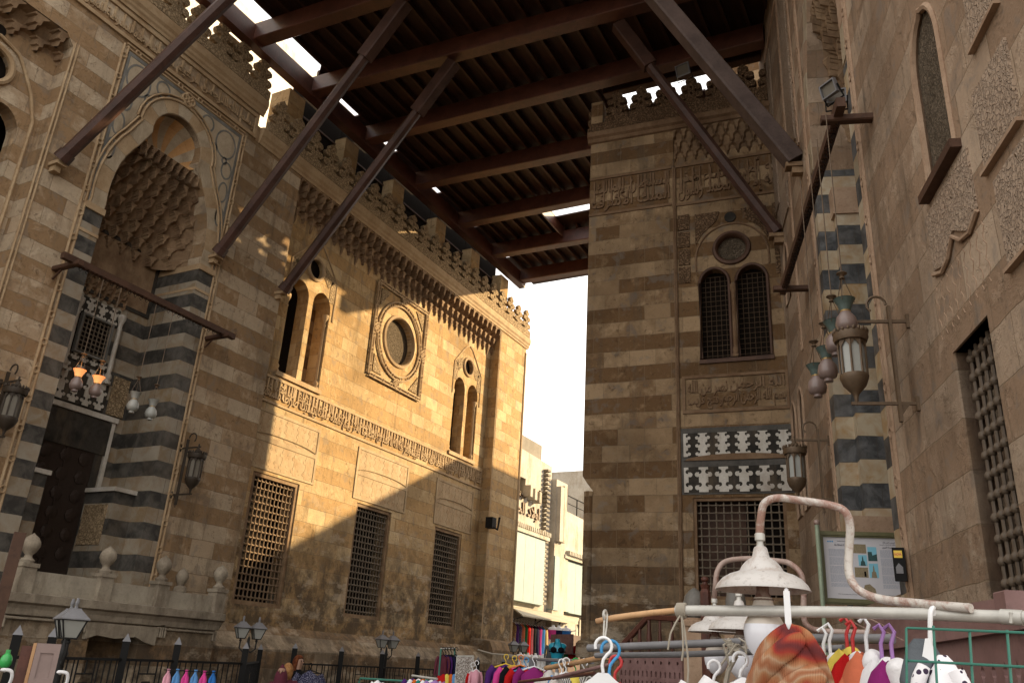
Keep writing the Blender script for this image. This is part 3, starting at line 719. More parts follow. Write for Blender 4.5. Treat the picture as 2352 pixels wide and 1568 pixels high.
# spandrels: pale marble with interlaced grey ribbons
q=MB(); oo=off(ol,.45)
sp=[(8.14,9.35)]+[(max(8.15,min(11.27,x)),y) for x,y in reversed(oo)]
top=[(11.28,9.35),(11.28,12.84),(8.14,12.84)]
outer=[(8.14,9.35)]+[(max(8.16,min(11.26,x)),min(y,12.6)) for x,y in reversed(oo) if 9.35<y]+[(11.28,9.35),(11.28,12.84),(8.14,12.84)]
q.prism(FL,outer,PC-.01,PC+.010); spn=q.build('spandrel',M['buff_marble'],portal)
q=MB()
def ring(mb,a,b,r,wd=.035,c=PC+.016,ry=None):
    ry=ry or r; mb.prism(FL,arc(a,b,r,0,360,24,ry)[:-1],c-.01,c,[arc(a,b,r-wd,0,360,24,ry-wd)[:-1]])
for sx in (-1,1):
    for (dx,z,r,ry) in ((1.2,12.35,.30,.36),(.62,12.55,.18,.2),(1.36,11.75,.16,.22),(1.38,11.2,.14,.26),(1.42,10.6,.12,.24),(.9,12.1,.10,.12),(1.25,11.95,.08,.1)):
        ring(q,PM+sx*dx,z,r,.04,ry=ry)
q.prism(FL,rect(8.14,11.28,12.76,12.84),PC,PC+.017); q.prism(FL,rect(8.14,8.2,9.35,12.76),PC,PC+.017); q.prism(FL,rect(11.22,11.28,9.35,12.76),PC,PC+.017)
q.build('interlaced_ribbon',M['grey_marble'],spn)
# inscription band above the portal
q=MB(); q.box(FL,4.4,11.66,13.02,13.10,PC-.02,PC+.05); q.box(FL,4.4,11.66,13.56,13.64,PC-.02,PC+.05); q.box(FL,11.58,11.66,13.1,13.56,PC-.02,PC+.05); b2=q.build('inscription_band',M['trim'],LB)
q=MB()
for i,t in enumerate(['بسم الله الرحمن الرحيم','أمر بإنشاء هذه المدرسة المباركة','مولانا السلطان الملك']):
    a1=11.55-2.38*i; text_into(q,FL,t,a1-2.3,a1,13.12,13.48,PC,PC+.03,bold=.01)
    for k in range(10): x=a1-2.2+k*.22; q.box(FL,x,x+.04,13.25,13.54,PC,PC+.03)
q.build('carved_lettering',M['trim'],b2)
# cornices
q=MB(); moulding(q,FL,1.4,11.80,13.72,PC,CORN); q.build('cornice',M['trim'],LB)
q=MB(); moulding(q,FL,11.80,26.45,12.98,PC,CORN); q.prism(FL,rect(11.7,26.35,12.95,13.42),-.3,PC-.004); q.build('cornice',M['trim'],LB)
merlons(LB,FL,2.0,11.8,14.16,PC+.11,1.05,15,M['crest'],.12)
merlons(LB,FL,11.95,26.4,13.42,PC+.11,1.05,22,M['crest'],.12)
for k,(a0,a1) in enumerate(((13.0,15.0),(15.02,17.3),(17.32,19.7),(19.72,22.0),(22.02,24.3))):
    q=MB(); q.box(FL,a0,a1,13.4,15.86,-.12,-.06); sc_=q.build('parapet_screen',M['dark'],LB)
    q=MB(); q.tube([FL.P((a0+a1)/2+.34*math.cos(t),14.25+.36*math.sin(t),-.05) for t in [2*math.pi*j/20 for j in range(20)]],.03,5,closed=True); q.box(FL,a0+.1,a1-.1,14.95,15.0,-.06,-.02); q.build('screen_tracery',M['darkwood'],sc_)
q=MB(); muq_row(q,FL,11.2,12.4,12.0,12.9,PC,PC+.1,4) ; 
# roof piers carrying the canopy
for k,y in enumerate((10.4,12.6,14.9,17.2,19.65,21.95,24.15)):
    q=MB(); b0=13.35 if k else 13.9
    q.prism(FL,[(y-.10,b0),(y+.48,b0),(y+.48,15.12),(y-.10,15.12)],-.30,.33); q.build('roof_pier',M['lit'],LB,)
q=MB(); q.box(FL,1.5,11.7,12.9,13.98,-.9,-.3); q.box(FL,11.7,26.3,12.9,13.5,-.9,-.3); q.build('parapet',M['ablaq'],LB)
q=MB()
for b0,a0,a1 in ((8.0,7.2,7.5),(9.55,7.22,7.5),(9.52,11.02,11.3),(9.55,13.1,13.34)):
    if b0<9: continue
    q.box(FL,a0+.04,a1-.04,b0+.03,b0+.10,PC,PC+.26); q.box(FL,a0+.08,a1-.08,b0-.08,b0+.03,PC,PC+.16)
q.build('strut_bracket',M['trim'],LB)
# ================================================================ tower
TW=thing('minaret_tower',(-4.4,17.5,0),'tall striped stone tower base in the middle, with carved script bands and a double window','tower')
def wt(mb): pass
tw_h=13.45
grl=(2.18,3.86,3.0,4.84)
lights=[arch(2.42,3.02,7.62,9.62,12,.1),arch(3.16,3.78,7.62,9.62,12,.1)]
q=MB(); q.prism(FT,[(.22,0),(4.6,0),(4.6,tw_h),(0,tw_h),(0,5.3),(.22,5.0)],-5.6,-.5)
q.prism(FT,[(.22,0),(1.93,0),(1.93,tw_h),(0,tw_h),(0,5.3),(.10,5.15),(.22,5.0)],-.5,0)
q.prism(FT,rect(1.93,4.6,0,tw_h),-.5,-.045,[rect(*grl)]+lights+[circle(3.1,10.05,.33,24)])
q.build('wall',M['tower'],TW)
q=MB(); q.box(FT,2.0,4.5,2.5,10.9,-.56,-.49); q.build('inner_wall',M['dark'],TW)
q=MB(); q.tube([FT.P(1.94,0,-.02),FT.P(1.94,12.2,-.02)],.035,6); q.box(FT,1.90,1.93,0,12.2,-.02,.03); q.build('vertical_moulding',M['trimt'],TW)
# grime-dark corner column under the chamfer
q=MB(); q.tube([FT.P(.12,0,-.10),FT.P(.12,5.0,-.10)],.11,10); q.lathe(FT.P(.12,1.9,-.1),[(.2,0),(.2,.25),(.14,.3)],10); q.build('corner_column',M['tower'],TW,smooth=True)
grille(TW,FT,2.16,3.88,2.98,4.86,-.10,11,12,M['grille_d'],M['trimt'],.014,.03,.08,shutter=None)
q=MB(); q.box(FT,2.2,3.1,3.0,4.8,-.46,-.42); q.build('shutter_board',M['darkwood'],TW)
# black and white joggled slabs over the grille
H0,H1=4.90,6.20; q=MB(); q.prism(FT,rect(1.96,4.1,H0,H1),-.05,-.03); fr=q.build('lintel_panel',M['dark_frame'],TW)
D=MB(); Lt=MB(); joggled(D,Lt,FT,2.02,4.08,4.93,5.43,-.025,11,2); joggled(D,Lt,FT,2.02,4.08,5.62,6.10,-.025,11,3)
D.build('dark_voussoir_slab',M['black_marble'],fr); Lt.build('voussoir_inlay',M['white_marble'],fr)
q=MB(); q.prism(FT,[(2.02,5.55)]+[(3.05-1.0*math.cos(t),5.55+.12*math.sin(t)) for t in [math.pi*i/12 for i in range(13)]]+[(4.08,5.55)],-.03,-.005); q.build('relieving_arch',M['trimt'],fr)
# script panel
q=MB(); q.prism(FT,rect(2.02,4.05,6.50,7.28),-.05,-.015,[rect(2.08,4.0,6.56,7.22)]); pn=q.build('script_panel',M['trimt'],TW)
q=MB(); text_into(q,FT,'بسم الله الرحمن الرحيم',2.80,3.98,6.58,6.95,-.05,-.02,bold=.015); text_into(q,FT,'نصر من الله',2.12,2.9,6.85,7.18,-.05,-.02,bold=.015); text_into(q,FT,'وفتح قريب',2.12,2.8,6.58,6.88,-.05,-.02,bold=.015); text_into(q,FT,'الله الرحمن',2.95,3.98,6.9,7.2,-.05,-.02,bold=.015)
q.build('carved_lettering',M['trimt'],pn)
# double window dressings
q=MB(); q.prism(FT,rect(2.36,3.84,7.50,9.72),-.09,-.01,[arch(2.46,3.00,7.62,9.60,12,.1),arch(3.18,3.76,7.62,9.60,12,.1)]) ; 
q=MB()
for (a0,a1) in ((2.42,3.02),(3.16,3.78)):
    P=arch(a0,a1,7.62,9.62,14,.1); q.tube([FT.P(x,y,-.03) for x,y in P],.035,6,closed=True)
dw=q.build('double_window',M['darkwood'],TW,smooth=True)
q=MB(); q.box(FT,2.38,3.82,7.52,7.6,-.06,.0); q.build('window_sill',M['darkwood'],dw)
q=MB(); colonnette(q,FT,3.09,7.62,9.2,-.06,.05); q.build('colonnette',M['trimt'],dw,smooth=True)
q=MB(); q.prism(FT,arch(2.42,3.02,7.62,9.62,12,.1),-.30,-.27); q.prism(FT,arch(3.16,3.78,7.62,9.62,12,.1),-.30,-.27); q.build('window_pane',M['dark'],dw)
q=MB()
for (a0,a1) in ((2.42,3.02),(3.16,3.78)):
    for i in range(1,6): x=a0+(a1-a0)*i/6; q.tube([FT.P(x,7.64,-.2),FT.P(x,9.5,-.2)],.006,4,False)
    for j in range(1,18): y=7.62+j*.11; q.tube([FT.P(a0+.01,y,-.2),FT.P(a1-.01,y,-.2)],.006,4,False)
q.build('wire_screen',M['bronze'],dw)
q=MB(); q.lathe(FT.P(3.1,10.05,-.05),[(.29,-.12),(.29,.03),(.33,.07),(.38,.06),(.40,0)],28,FT.n); ro=q.build('roundel',M['darkwood'],TW,smooth=True)
q=MB(); q.prism(FT,circle(3.1,10.05,.30,24),-.2,-.14); q.build('roundel_lattice',M['mesh'],ro)
q=MB(); q.prism(FT,circle(3.1,10.78,.12,16),-.05,-.02); q.build('porphyry_disc',M['black_marble'],TW)
q=MB(); 
ar=[(2.36,9.6)]+[(3.1+.74*math.cos(t),9.85+.78*math.sin(t)) for t in [math.pi-math.pi*i/16 for i in range(17)]]+[(3.84,9.6)]
q.tube([FT.P(x,y,-.035) for x,y in ar],.022,6); q.build('arch_moulding',M['trimt'],TW,smooth=True)
q=MB()
for sx in (-1,1):
    q.prism(FT,[(3.1+sx*.74,10.95),(3.1+sx*.22,10.95),(3.1+sx*.30,10.72),(3.1+sx*.60,10.45),(3.1+sx*.74,10.2)],-.05,-.02)
    for j in range(4): q.prism(FT,rect(3.1+sx*.98-.12,3.1+sx*.98+.12,9.35+j*.42,9.72+j*.42),-.05,-.02)
q.build('spandrel_carving',M['carvedt'],TW)
# large script band
for nm,(a0,a1,b0,b1,c,ts) in {'l':(0,1.88,11.30,12.18,0,('الملك الأشرف','السلطان المالك')),'r':(1.97,4.3,11.28,12.2,-.045,('لا إله إلا الله محمد رسول','الله أمر بإنشاء هذا'))}.items():
    q=MB(); q.box(FT,a0,a1,b0-.06,b0,c-.01,c+.03); q.box(FT,a0,a1,b1,b1+.06,c-.01,c+.03); o=q.build('script_band',M['trimt'],TW)
    q=MB(); text_into(q,FT,ts[0],a0+.05,a1-.04,b0+.02,b0+.55,c,c+.035,bold=.012); text_into(q,FT,ts[1],a0+.1,a1-.05,b0+.40,b1-.03,c,c+.035,bold=.012)
    k=a0+.1
    while k<a1-.1: q.box(FT,k,k+.035,b0+.25,b1-.04,c,c+.034); k+=random.uniform(.14,.3)
    q.build('carved_lettering',M['trimt'],o)
# honeycomb over the right bay, cornice, merlons
q=MB()
for k,(b0,b1,c0,c1,n,sh) in enumerate([(12.35,12.6,-.045,.03,11,0),(12.58,12.85,.0,.09,11,.5),(12.83,13.1,.03,.13,11,0)]): muq_row(q,FT,1.95,4.5,b0,b1,c0,c1,n,sh)
q.build('honeycomb_cornice',M['muq'],TW)
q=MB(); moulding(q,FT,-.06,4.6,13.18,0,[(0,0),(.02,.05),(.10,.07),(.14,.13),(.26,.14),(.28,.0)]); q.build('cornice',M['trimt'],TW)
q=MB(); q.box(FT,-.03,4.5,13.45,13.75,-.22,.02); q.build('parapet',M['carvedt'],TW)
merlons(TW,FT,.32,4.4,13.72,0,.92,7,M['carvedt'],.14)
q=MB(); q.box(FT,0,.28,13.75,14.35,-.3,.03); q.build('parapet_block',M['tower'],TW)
for i in range(7):
    q=MB(); F2=Frame(FT.P(0,0,0),-FT.n,-FT.u)
    w_=5.2/7; x=w_*(i+.6); q.prism(F2,merlon_shape(x,13.45,w_*.98,1.1),-.02,.12); q.build('merlon',M['carvedt'],TW)

# ================================================================ right building
RB=thing('mosque_building',(0.5,8,0),'tall rose-brown stone facade close on the right, with a striped portal recess','building')
QM=10.55; Q0,Q1=9.35,11.75; QP0,QP1=9.0,12.1
tref2=[(Q0,2.6),(Q1,2.6),(Q1,9.25)]+[(p[0],p[1]) for p in arc(QM,9.9,1.2,-18,46,8,2.2)][1:]+[(p[0],p[1]) for p in arc(QM,12.2,.62,-12,192,16)]+[(p[0],p[1]) for p in arc(QM,9.9,1.2,134,198,8,2.2)][:-1]+[(Q0,9.25)]
def lancet(a0,a1,b0,bt,n=10):
    m=(a0+a1)/2; hw=(a1-a0)/2; h=hw*1.6; return [(a0,b0),(a1,b0)]+[(m+hw*math.cos(rad(90*i/n)),bt-h+h*(math.sin(rad(90*i/n))**.9)) for i in range(n)]+[(m,bt+.04)]+[(m-hw*math.cos(rad(90*i/n)),bt-h+h*(math.sin(rad(90*i/n))**.9)) for i in range(n-1,-1,-1)]
upw=lancet(6.22,6.92,5.86,7.55)
fw1=lancet(14.25,14.75,4.4,6.5); fw2=lancet(15.1,15.6,4.4,6.5); slit=lancet(14.7,15.2,8.4,9.6)
q=MB(); q.prism(FR,rect(3.2,16.9,0,17.5),-.6,0,[tref2,rect(6.18,6.98,1.9,4.33),upw,fw1,fw2,slit]); q.build('wall',M['rose'],RB)
q=MB(); q.box(FR,3.3,17,0,17.5,-2.6,-2.5); q.box(FR,3,9.0,4.6,5.0,-2.5,-.6); q.box(FR,3,9,1,1.5,-2.5,-.6); q.build('inner_wall',M['dark'],RB)
grille(RB,FR,6.13,7.03,1.85,4.38,-.07,6,15,M['grille_r'],M['darkwood'],.016,.040,.05,frontproud=.05)
q=MB(); q.box(FR,6.18,6.98,1.9,4.3,-.5,-.45); q.build('shutter_board',M['dark'],RB)
q=MB(); q.prism(FR,lancet(6.24,6.90,5.88,7.52),-.16,-.035); ss=q.build('lattice_screen',M['mesh'],RB)
q=MB(); q.tube([FR.P(x,y,.0) for x,y in upw[1:]]+[FR.P(upw[0][0],upw[0][1],0)],.035,6); q.build('screen_frame',M['trimr'],ss,smooth=True)
q=MB(); q.box(FR,6.12,7.02,5.78,5.86,-.1,.09); q.build('screen_sill',M['darkwood'],ss)
for L in (fw1,fw2,slit):
    q=MB(); q.prism(FR,L,-.16,-.12); o=q.build('lattice_screen',M['mesh'],RB); q=MB(); q.tube([FR.P(x,y,.0) for x,y in L],.03,6,closed=True); q.build('screen_frame',M['trimr'],o,smooth=True)
# blind carved panels round the near windows
q=MB()
for (a0,a1,b0,b1) in ((5.1,5.75,5.30,5.98),(5.05,5.65,4.45,5.15),(5.1,5.6,6.3,7.0)): q.prism(FR,rect(a0,a1,b0,b1),-.01,.022)
q.prism(FR,[(6.02,5.70),(6.02,5.15),(6.25,5.08),(6.55,5.25),(6.85,5.08),(7.1,5.15),(7.1,5.70)],-.01,.02)
q.build('carved_panel',M['carvedr'],RB)
q=MB()
for (a0,a1,b0,b1) in ((5.1,5.75,5.30,5.98),(5.05,5.65,4.45,5.15),(5.1,5.6,6.3,7.0)): q.box(FR,a0-.02,a1+.02,b0-.03,b0,0,.05)
q.tube([FR.P(x,y,.02) for x,y in ((6.0,5.12),(6.2,5.04),(6.4,5.08),(6.56,5.2),(6.72,5.08),(6.9,5.04),(7.12,5.12))],.02,6)
q.build('panel_moulding',M['trimr'],RB)
# incised joggled lintel: wavy grooves as thin ridges
q=MB()
for k in range(9):
    a=6.0+k*.145; q.tube([FR.P(a+.03*math.sin(j*1.9),4.52+j*.05,-.001) for j in range(11)],.006,5)
q.build('joggled_lintel',M['trimr'],RB,smooth=True)
# vertical carved strip beside the far window + beyond portal
q=MB(); q.prism(FR,rect(13.0,13.7,10.7,14.6),-.01,.03); q.prism(FR,rect(15.2,15.9,10.7,14.6),-.01,.03); q.prism(FR,rect(14.2,15.5,10.0,10.6),-.01,.03); q.build('carved_panel',M['carvedr'],RB)
q=MB(); chain_mould(q,FR,[(QP0,2.4,.01),(QP0,14.2,.01),(QP1,14.2,.01),(QP1,2.4,.01)],.026,.045,True,.5); q.build('portal_moulding',M['trimr'],RB,smooth=True)
q=MB(); chain_mould(q,FR,[(12.75,10.4,.01),(12.75,15,.01)],.02,.04,True,.3); chain_mould(q,FR,[(13.9,7.0,.01),(13.9,14.8,.01),(15.9,14.8,.01)],.02,.04,True,.3); q.build('chain_moulding',M['trimr'],RB,smooth=True)
q=MB()
for a0,a1 in ((QP0+.05,Q0+.012),(Q1-.012,QP1-.05)): q.box(FR,a0,a1,2.4,9.2,-1.35,.012)
q.box(FR,Q0-.1,Q1+.1,2.4,9.3,-1.5,-1.2)
po=q.build('portal',M['marble_strip_r'],RB)
# far jamb: set-back striped return facing the camera
q=MB(); q.box(FR,11.55,Q1,2.4,8.3,-1.2,-.22); q.build('jamb_return',M['marble_strip_r'],po)
q=MB(); q.box(FR,11.52,Q1,8.3,8.75,-1.2,-.18); q.box(FR,Q0,Q1,8.75,9.3,-1.2,-1.18); q.box(FR,11.4,Q1,2.4,3.75,-1.2,.0); q.build('recess_panel',M['trimr'],po)
b=MB()
def hood_r():
    NT=9; z0,z1=8.7,11.9
    def fn(i,j):
        z=z0+(z1-z0)*j; hw=1.2 if z<9.9 else 1.2*math.sqrt(max(.0,1-((z-9.9)/2.2)**2)); hw=max(hw,.62)+.08; s=i*2-1; tt=j*NT; k=min(int(tt),NT-1); fr=tt-k
        prog=lambda q:(q/NT)**1.2
        ncell=6+(k%2); ph=((s*.5+.5)*ncell+(0 if k%2 else .5))%1.0; ss=abs(ph*2-1); aw=(1-min(fr,1)**1.6)**.6; inside=ss<aw*.86
        p=prog(k)+(prog(k+1)-prog(k))*(.25*fr+(.75 if not inside else 0))-(.06*math.sqrt(max(0,1-(ss/max(aw*.86,1e-3))**2))*(1-fr) if inside else 0)
        return FR.P(QM+s*hw,z,-.05-1.2*(1-p)*(max(0,1-abs(s)**5))**.5)
    b.grid(fn,110,NT*7)
hood_r(); b.build('honeycomb_hood',M['muq'],po)
q=MB(); 
for i in range(24):
    q.mi=(i//2)%2; t0=-.2+(math.pi+.4)*i/24; t1=-.2+(math.pi+.4)*(i+1)/24
    for j in range(6):
        pt=lambda r,t:FR.P(QM+r*math.cos(t),12.15+r*math.sin(t),-.02-.5*math.sqrt(max(0,1-(r/.67)**2)))
        r0,r1=.66*j/6,.66*(j+1)/6; q.add([pt(r0,t0),pt(r1,t0),pt(r1,t1),pt(r0,t1)],[(0,1,2,3)])
q.build('ribbed_half_dome',[M['orange'],M['buff_marble']],po)
ol=[p for p in tref2 if p[1]>9.2]; o1=off(ol,.02); o2=off(ol,.28); q=MB()
for i in range(len(ol)-1):
    q.mi=(i//2)%2; q.prism(FR,[o1[i],o2[i],o2[i+1],o1[i+1]],-.02,.012+.004*(i%2))
q.build('arch_voussoir',[M['buff_marble'],M['trimr']],po)
q=MB()
for a in (12.64,15.11): q.box(FR,a-.10,a+.10,9.84,9.92,0,.28); q.box(FR,a-.07,a+.07,9.72,9.84,0,.18)
q.build('strut_bracket',M['muq'],RB)

# ================================================================ canopy roof
RF=thing('timber_roof',(-8,15,15.2),'dark red timber roof of heavy beams and boards spanning between the two stone facades','roof')
def wallx(y): # x of the right facade at y
    return (2.40-RN.y*y)/RN.x
ys=[(8.6,8.9),(10.95,11.5),(13.05,13.75),(15.35,15.75),(17.9,18.35),(20.5,20.7),(22.85,23.1),(25.05,25.25)]
BZ=15.2
for k,(yl,yr) in enumerate(ys):
    xr = wallx(yr) if yr<16.0 else -4.3
    q=MB(); q.beam((-13.62,yl,BZ+.24),(xr,yr,BZ+.24),.34,.48,ch=.02); q.build('roof_beam',M['redwood'],RF)
q=MB(); q.beam((-13.47,4,BZ+.16),(-13.47,25.4,BZ+.16),.26,.50); q.build('wall_plate',M['redwood'],RF)
q=MB(); q.beam((-6.6,16.35,BZ+.46),(-2.2,16.5,BZ+.46),.24,.44,ch=.02); q.build('roof_beam',M['joist'],RF)
xs=[-12.86+.46*k for k in range(24)]+[-13.22]
for x in xs:
    y1=25.35; segs=[]; y0=7.6
    if x<-13: segs=[(12.9,y1)]
    elif x>-6.7: segs=[(y0,16.5),(17.6,y1)] if x<-4.4 else [(y0,16.5)]
    elif -10.7<x<-8.7: segs=[(y0,20.75),(22.7,y1)]
    else: segs=[(y0,y1)]
    if wallx(y0)<x: pass
    for (a,b_) in segs:
        # stop at the right facade
        yy=(2.40-RN.x*x)/RN.y
        b2=min(b_,yy-.02) if a<17 else b_
        if b2-a>.3:
            q=MB(); q.beam((x,a,BZ+.55),(x,b2,BZ+.55),.07,.15); q.build('joist',M['joist'],RF)
F0=Frame((0,0,0),(1,0,0),(0,0,1),(0,1,0))
def wx(y): return wallx(y)
q=MB()
q.prism(F0,[(-12.95,7.6),(wx(7.6),7.6),(wx(16.4),16.5),(-6.55,16.5),(-6.55,17.6),(-4.3,17.6),(-4.3,26.6),(-13.62,26.6),(-13.62,13.3),(-12.95,12.7)],BZ+.63,BZ+.68,[rect(-10.6,-8.7,20.9,22.1)]+[rect(-13.58,-13.30,a,b) for a,b in ((13.9,14.9),(16.1,16.8),(18.2,19.3),(20.9,21.7),(23.3,24.2))])
q.build('roof_boards',M['plank'],RF)
q=MB(); q.beam((-10.6,20.76,BZ+.66),(-8.6,20.76,BZ+.66),.05,.10); q.beam((-10.62,20.7,BZ+.42),(-10.62,22.75,BZ+.42),.05,.4); q.build('opening_trim',M['redwood'],RF)
def strut(p,qq,mat,r=.135,square=False):
    p,qq=Vector(p),Vector(qq); d=(qq-p); m=MB()
    if square:
        m.beam(p,qq,r*2,r*2,ch=.03); return m.build('strut',mat,RF)
    m.tube([p,p+d*.25,p+d*.5,p+d*.8],[r*.92,r,r*.97,r*.9],8); m.beam(p+d*.78,qq,r*2.0,r*2.3,ch=.02)
    m.tube([p-d.normalized()*.02,p+d.normalized()*.16],[r*1.18,r*1.1],8)
    return m.build('strut',mat,RF)
strut((-13.45,7.36,9.72),(-9.5,8.55,15.1),M['strut'])
strut((-13.45,11.16,9.68),(-9.3,11.25,15.1),M['strut'])
strut((-13.45,13.24,9.70),(-9.3,13.35,15.1),M['strut'])
strut(FR.P(12.64,9.98,.12),(-4.65,11.35,15.1),M['strutr'],.155,True)
strut(FR.P(15.11,9.98,.12),(-5.25,13.75,15.1),M['strut'],.13)
# stone building behind the parapet, seen through the roof gaps
q=MB(); q.box(FW,-40,-21,0,24,-21,4); b_=q.build('distant_building',M['white_marble']); recenter(b_,(-30,10,0)); tag(b_,'pale sunlit stone block beyond the left parapet, seen through the roof gap','building')

# ================================================================ street beyond
SB=thing('shop_building',(-15,30,0),'cream plaster building with Arabic lettering and pale green shutters, beyond the gap','building')
FS=Frame((-15,0,0),(0,1,0),(1,0,0))
M['plaster']=plainstone('cream_plaster',(.36,.33,.28),(.44,.41,.36),1.5,.85,.2,.2,dirt=(.22,.17,.11))
M['greyplaster']=plainstone('grey_plaster',(.17,.15,.12),(.23,.20,.165),1.5,.85,.2,.2); M['shutter']=flat('pale_green_metal',(.19,.25,.25),.5,.4,.1,.25,3)
q=MB(); q.prism(FS,[(26.4,0),(31.95,0),(31.95,9.75),(26.4,9.9)],-7,0,[rect(28.9,29.5,8.05,8.7),rect(30.75,31.55,8.0,8.5)]); q.prism(FS,rect(31.95,33.1,0,9.2),-7,.25)
q.prism(FS,[(33.1,0),(40,0),(40,8.0),(33.1,8.15)],-7,0); q.build('wall',M['plaster'],SB)
q=MB(); q.box(FS,28.8,29.6,7.9,8.8,-1,-.5); q.box(FS,30.6,31.7,7.9,8.7,-1,-.3); q.build('window_dark',M['dark'],SB)
for i in range(3):
    q=MB(); q.box(FS,29.3+i*.42,29.5+i*.42,7.95-.05*i,8.4-.05*i,.0,.35); q.build('ventilation_box',M['plaster'],SB)
q=MB(); q.box(FS,32.0,32.35,6.6,8.9,.25,.45); q.box(FS,32.45,32.65,6.6,9.0,.25,.42); q.build('wall_box',M['plaster'],SB)
for (a0,a1,b0,b1,nm) in ((27.4,30.95,3.98,6.45,0),(31.95,32.45,3.9,6.0,1),(33.5,36.5,3.9,6.0,2)):
    q=MB(); n=max(1,int((a1-a0)/.85))
    for i in range(n): q.box(FS,a0+(a1-a0)*i/n+.008,a0+(a1-a0)*(i+1)/n-.008,b0,b1,.25 if nm!=2 else .1,.30 if nm!=2 else .14)
    q.box(FS,a0-.02,a1+.02,b0-.04,b0,0,.3); sh=q.build('shutter_panel',M['shutter'],SB)
q=MB(); q.box(FS,26.5,27.4,3.95,6.5,-.1,.28); q.box(FS,27.38,31.2,6.46,6.62,0,.38); q.box(FS,33.0,36.6,6.05,6.2,0,.3); q.box(FS,33.1,33.5,3.9,6.1,0,.2)
for (a0,a1,z) in ((27.4,31.2,6.62),(33.2,36.6,6.2)):
    k=a0
    while k<a1: q.box(FS,k,k+.09,z,z+.17,.0,.42); k+=.17
q.build('plaster_trim',M['plaster'],SB)
q=MB()
for i in range(30): b0=4.0+i*.185; q.box(FS,31.12,31.42,b0,b0+.09,.0,.22)
q.build('concrete_louvre',M['greyplaster'],SB)
q=MB(); text_into(q,FS,'اولاد الحصري',27.45,30.8,7.0,7.72,0,.07,bold=.02); text_into(q,FS,'شركة',28.9,29.5,7.85,8.1,0,.07,bold=.02) ; q.build('shop_lettering',M['bronze'],SB)
q=MB(); q.box(FS,26.0,40,3.05,3.9,-6,-.05); q.build('shop_front',M['darkwood'],SB)
UB=MB(); UB.box(FS,29.0,32.1,9.6,10.75,-4,-.6); o=UB.build('rooftop_room',M['greyplaster'],SB)
FB=MB(); FB.box(FS,40.2,52,0,10.6,-9,-.5); FB.box(FS,40.5,42.0,10.6,11.6,-7,-1.2); fb=thing('far_apartment_block',(-15,46,0),'hazy pale apartment block far down the street with a rooftop satellite dish','building')
FB.build('wall',M['plaster'],fb); q=MB()
for i in range(6): q.box(FS,41+i*1.7,41.8+i*1.7,8.6,9.9,-.55,-.47)
q.build('window',M['tower'],fb)
q=MB(); q.lathe(FS.P(41.2,11.0,-.9),[(0,.12),(.35,.08),(.6,0)],14,(.8,-.5,.3)); q.lathe(FS.P(42.6,10.9,-.9),[(0,.12),(.3,.08),(.5,0)],14,(.8,-.5,.3)); q.build('satellite_dish',M['white_marble'],fb,smooth=True)
q=MB(); 
for i in range(5): q.tube([FS.P(35.0+i*1.0,8.1,-.1),FS.P(35.0+i*1.0,8.9,-.1)],.03,5)
q.tube([FS.P(34,8.9,-.1),FS.P(40,8.9,-.1)],.03,5); q.tube([FS.P(34,8.55,-.1),FS.P(40,8.55,-.1)],.02,5); q.build('roof_railing',M['iron'],SB)
# unseen blocks added behind the tower to shape the sun patch opposite
q=MB(); q.box(FW,-4.0,14,0,12.8,-37.9,-32); o=q.build('sun_block_range',M['tower']); recenter(o,(5,36,0)); tag(o,'unseen stone block added far behind the striped tower to trim the sun patch','building')
q=MB(); q.box(FW,-4.25,-1.6,13,27,-20.6,-18.3); q.build('sun_block_shaft',M['tower'],TW)  # minaret shaft added to block sun leaking through the roof slot
q=MB(); q.box(FW,-.5,16,0,10.0,-31.5,-20.9); o=q.build('sun_block_range',M['tower']); recenter(o,(6,26,0)); tag(o,'lower unseen stone block added close behind the tower to trim the sun patch','building')
# ================================================================ extra materials
M['panelst']=plainstone('stained_balustrade_panel',(.30,.26,.20),(.40,.35,.27),2.5,.8,.2,.2,dirt=(.15,.11,.07)); M['greenpaint']=flat('pale_green_paint',(.30,.36,.25),.5,.4,0,.5,9,.2)
M['frame_green']=flat('olive_painted_frame',(.14,.13,.06),.5,.4,0,.4,9,.2)
M['paper']=flat('faded_paper',(.58,.56,.58),.7,.2,0,.08,3)
M['ink']=flat('faded_ink',(.28,.33,.42),.8,.1); M['inkdark']=flat('dark_ink',(.10,.10,.12),.8,.1)
M['glass']=flat('frosted_lantern_glass',(.33,.33,.30),.35,.4,0,.15,5)
M['dimglass']=flat('dusty_dim_glass',(.15,.13,.10),.5,.3,0,.3,5); M['pfstone']=plainstone('grimy_balustrade_stone',(.21,.17,.125),(.33,.28,.21),3,.85,.5,.15,dirt=(.085,.065,.045)); M['lampglass']=flat('pink_lamp_glass',(.21,.15,.13),.35,.5,0,.3,9); M['teal']=flat('teal_enamel',(.085,.12,.105),.45,.5,0,.4,30)
M['litglass']=flat('lit_lamp_glass',(.85,.45,.2),.4,.4,0,.1,5,emit=(1.0,.36,.10,.38))
M['gold']=flat('brass',(.45,.30,.12),.35,.5,.8,.3)
M['leafgreen']=flat('teal_painted_pipe',(.05,.20,.15),.5,.4,0,.3)
M['lampcase']=flat('black_cast_iron',(.018,.017,.016),.6,.3,.1,.3); M['dbronze']=flat('blackened_bronze',(.04,.028,.018),.6,.3,.1,.4)
M['capgrey']=flat('worn_grey_paint',(.17,.165,.17),.5,.4,0,.4)
M['skin']=flat('skin',(.38,.22,.15),.55,.3,0,.1)
def cloth(name,c,var=.2,rough=.9): return flat(name,c,rough,.1,0,var,9,.9)
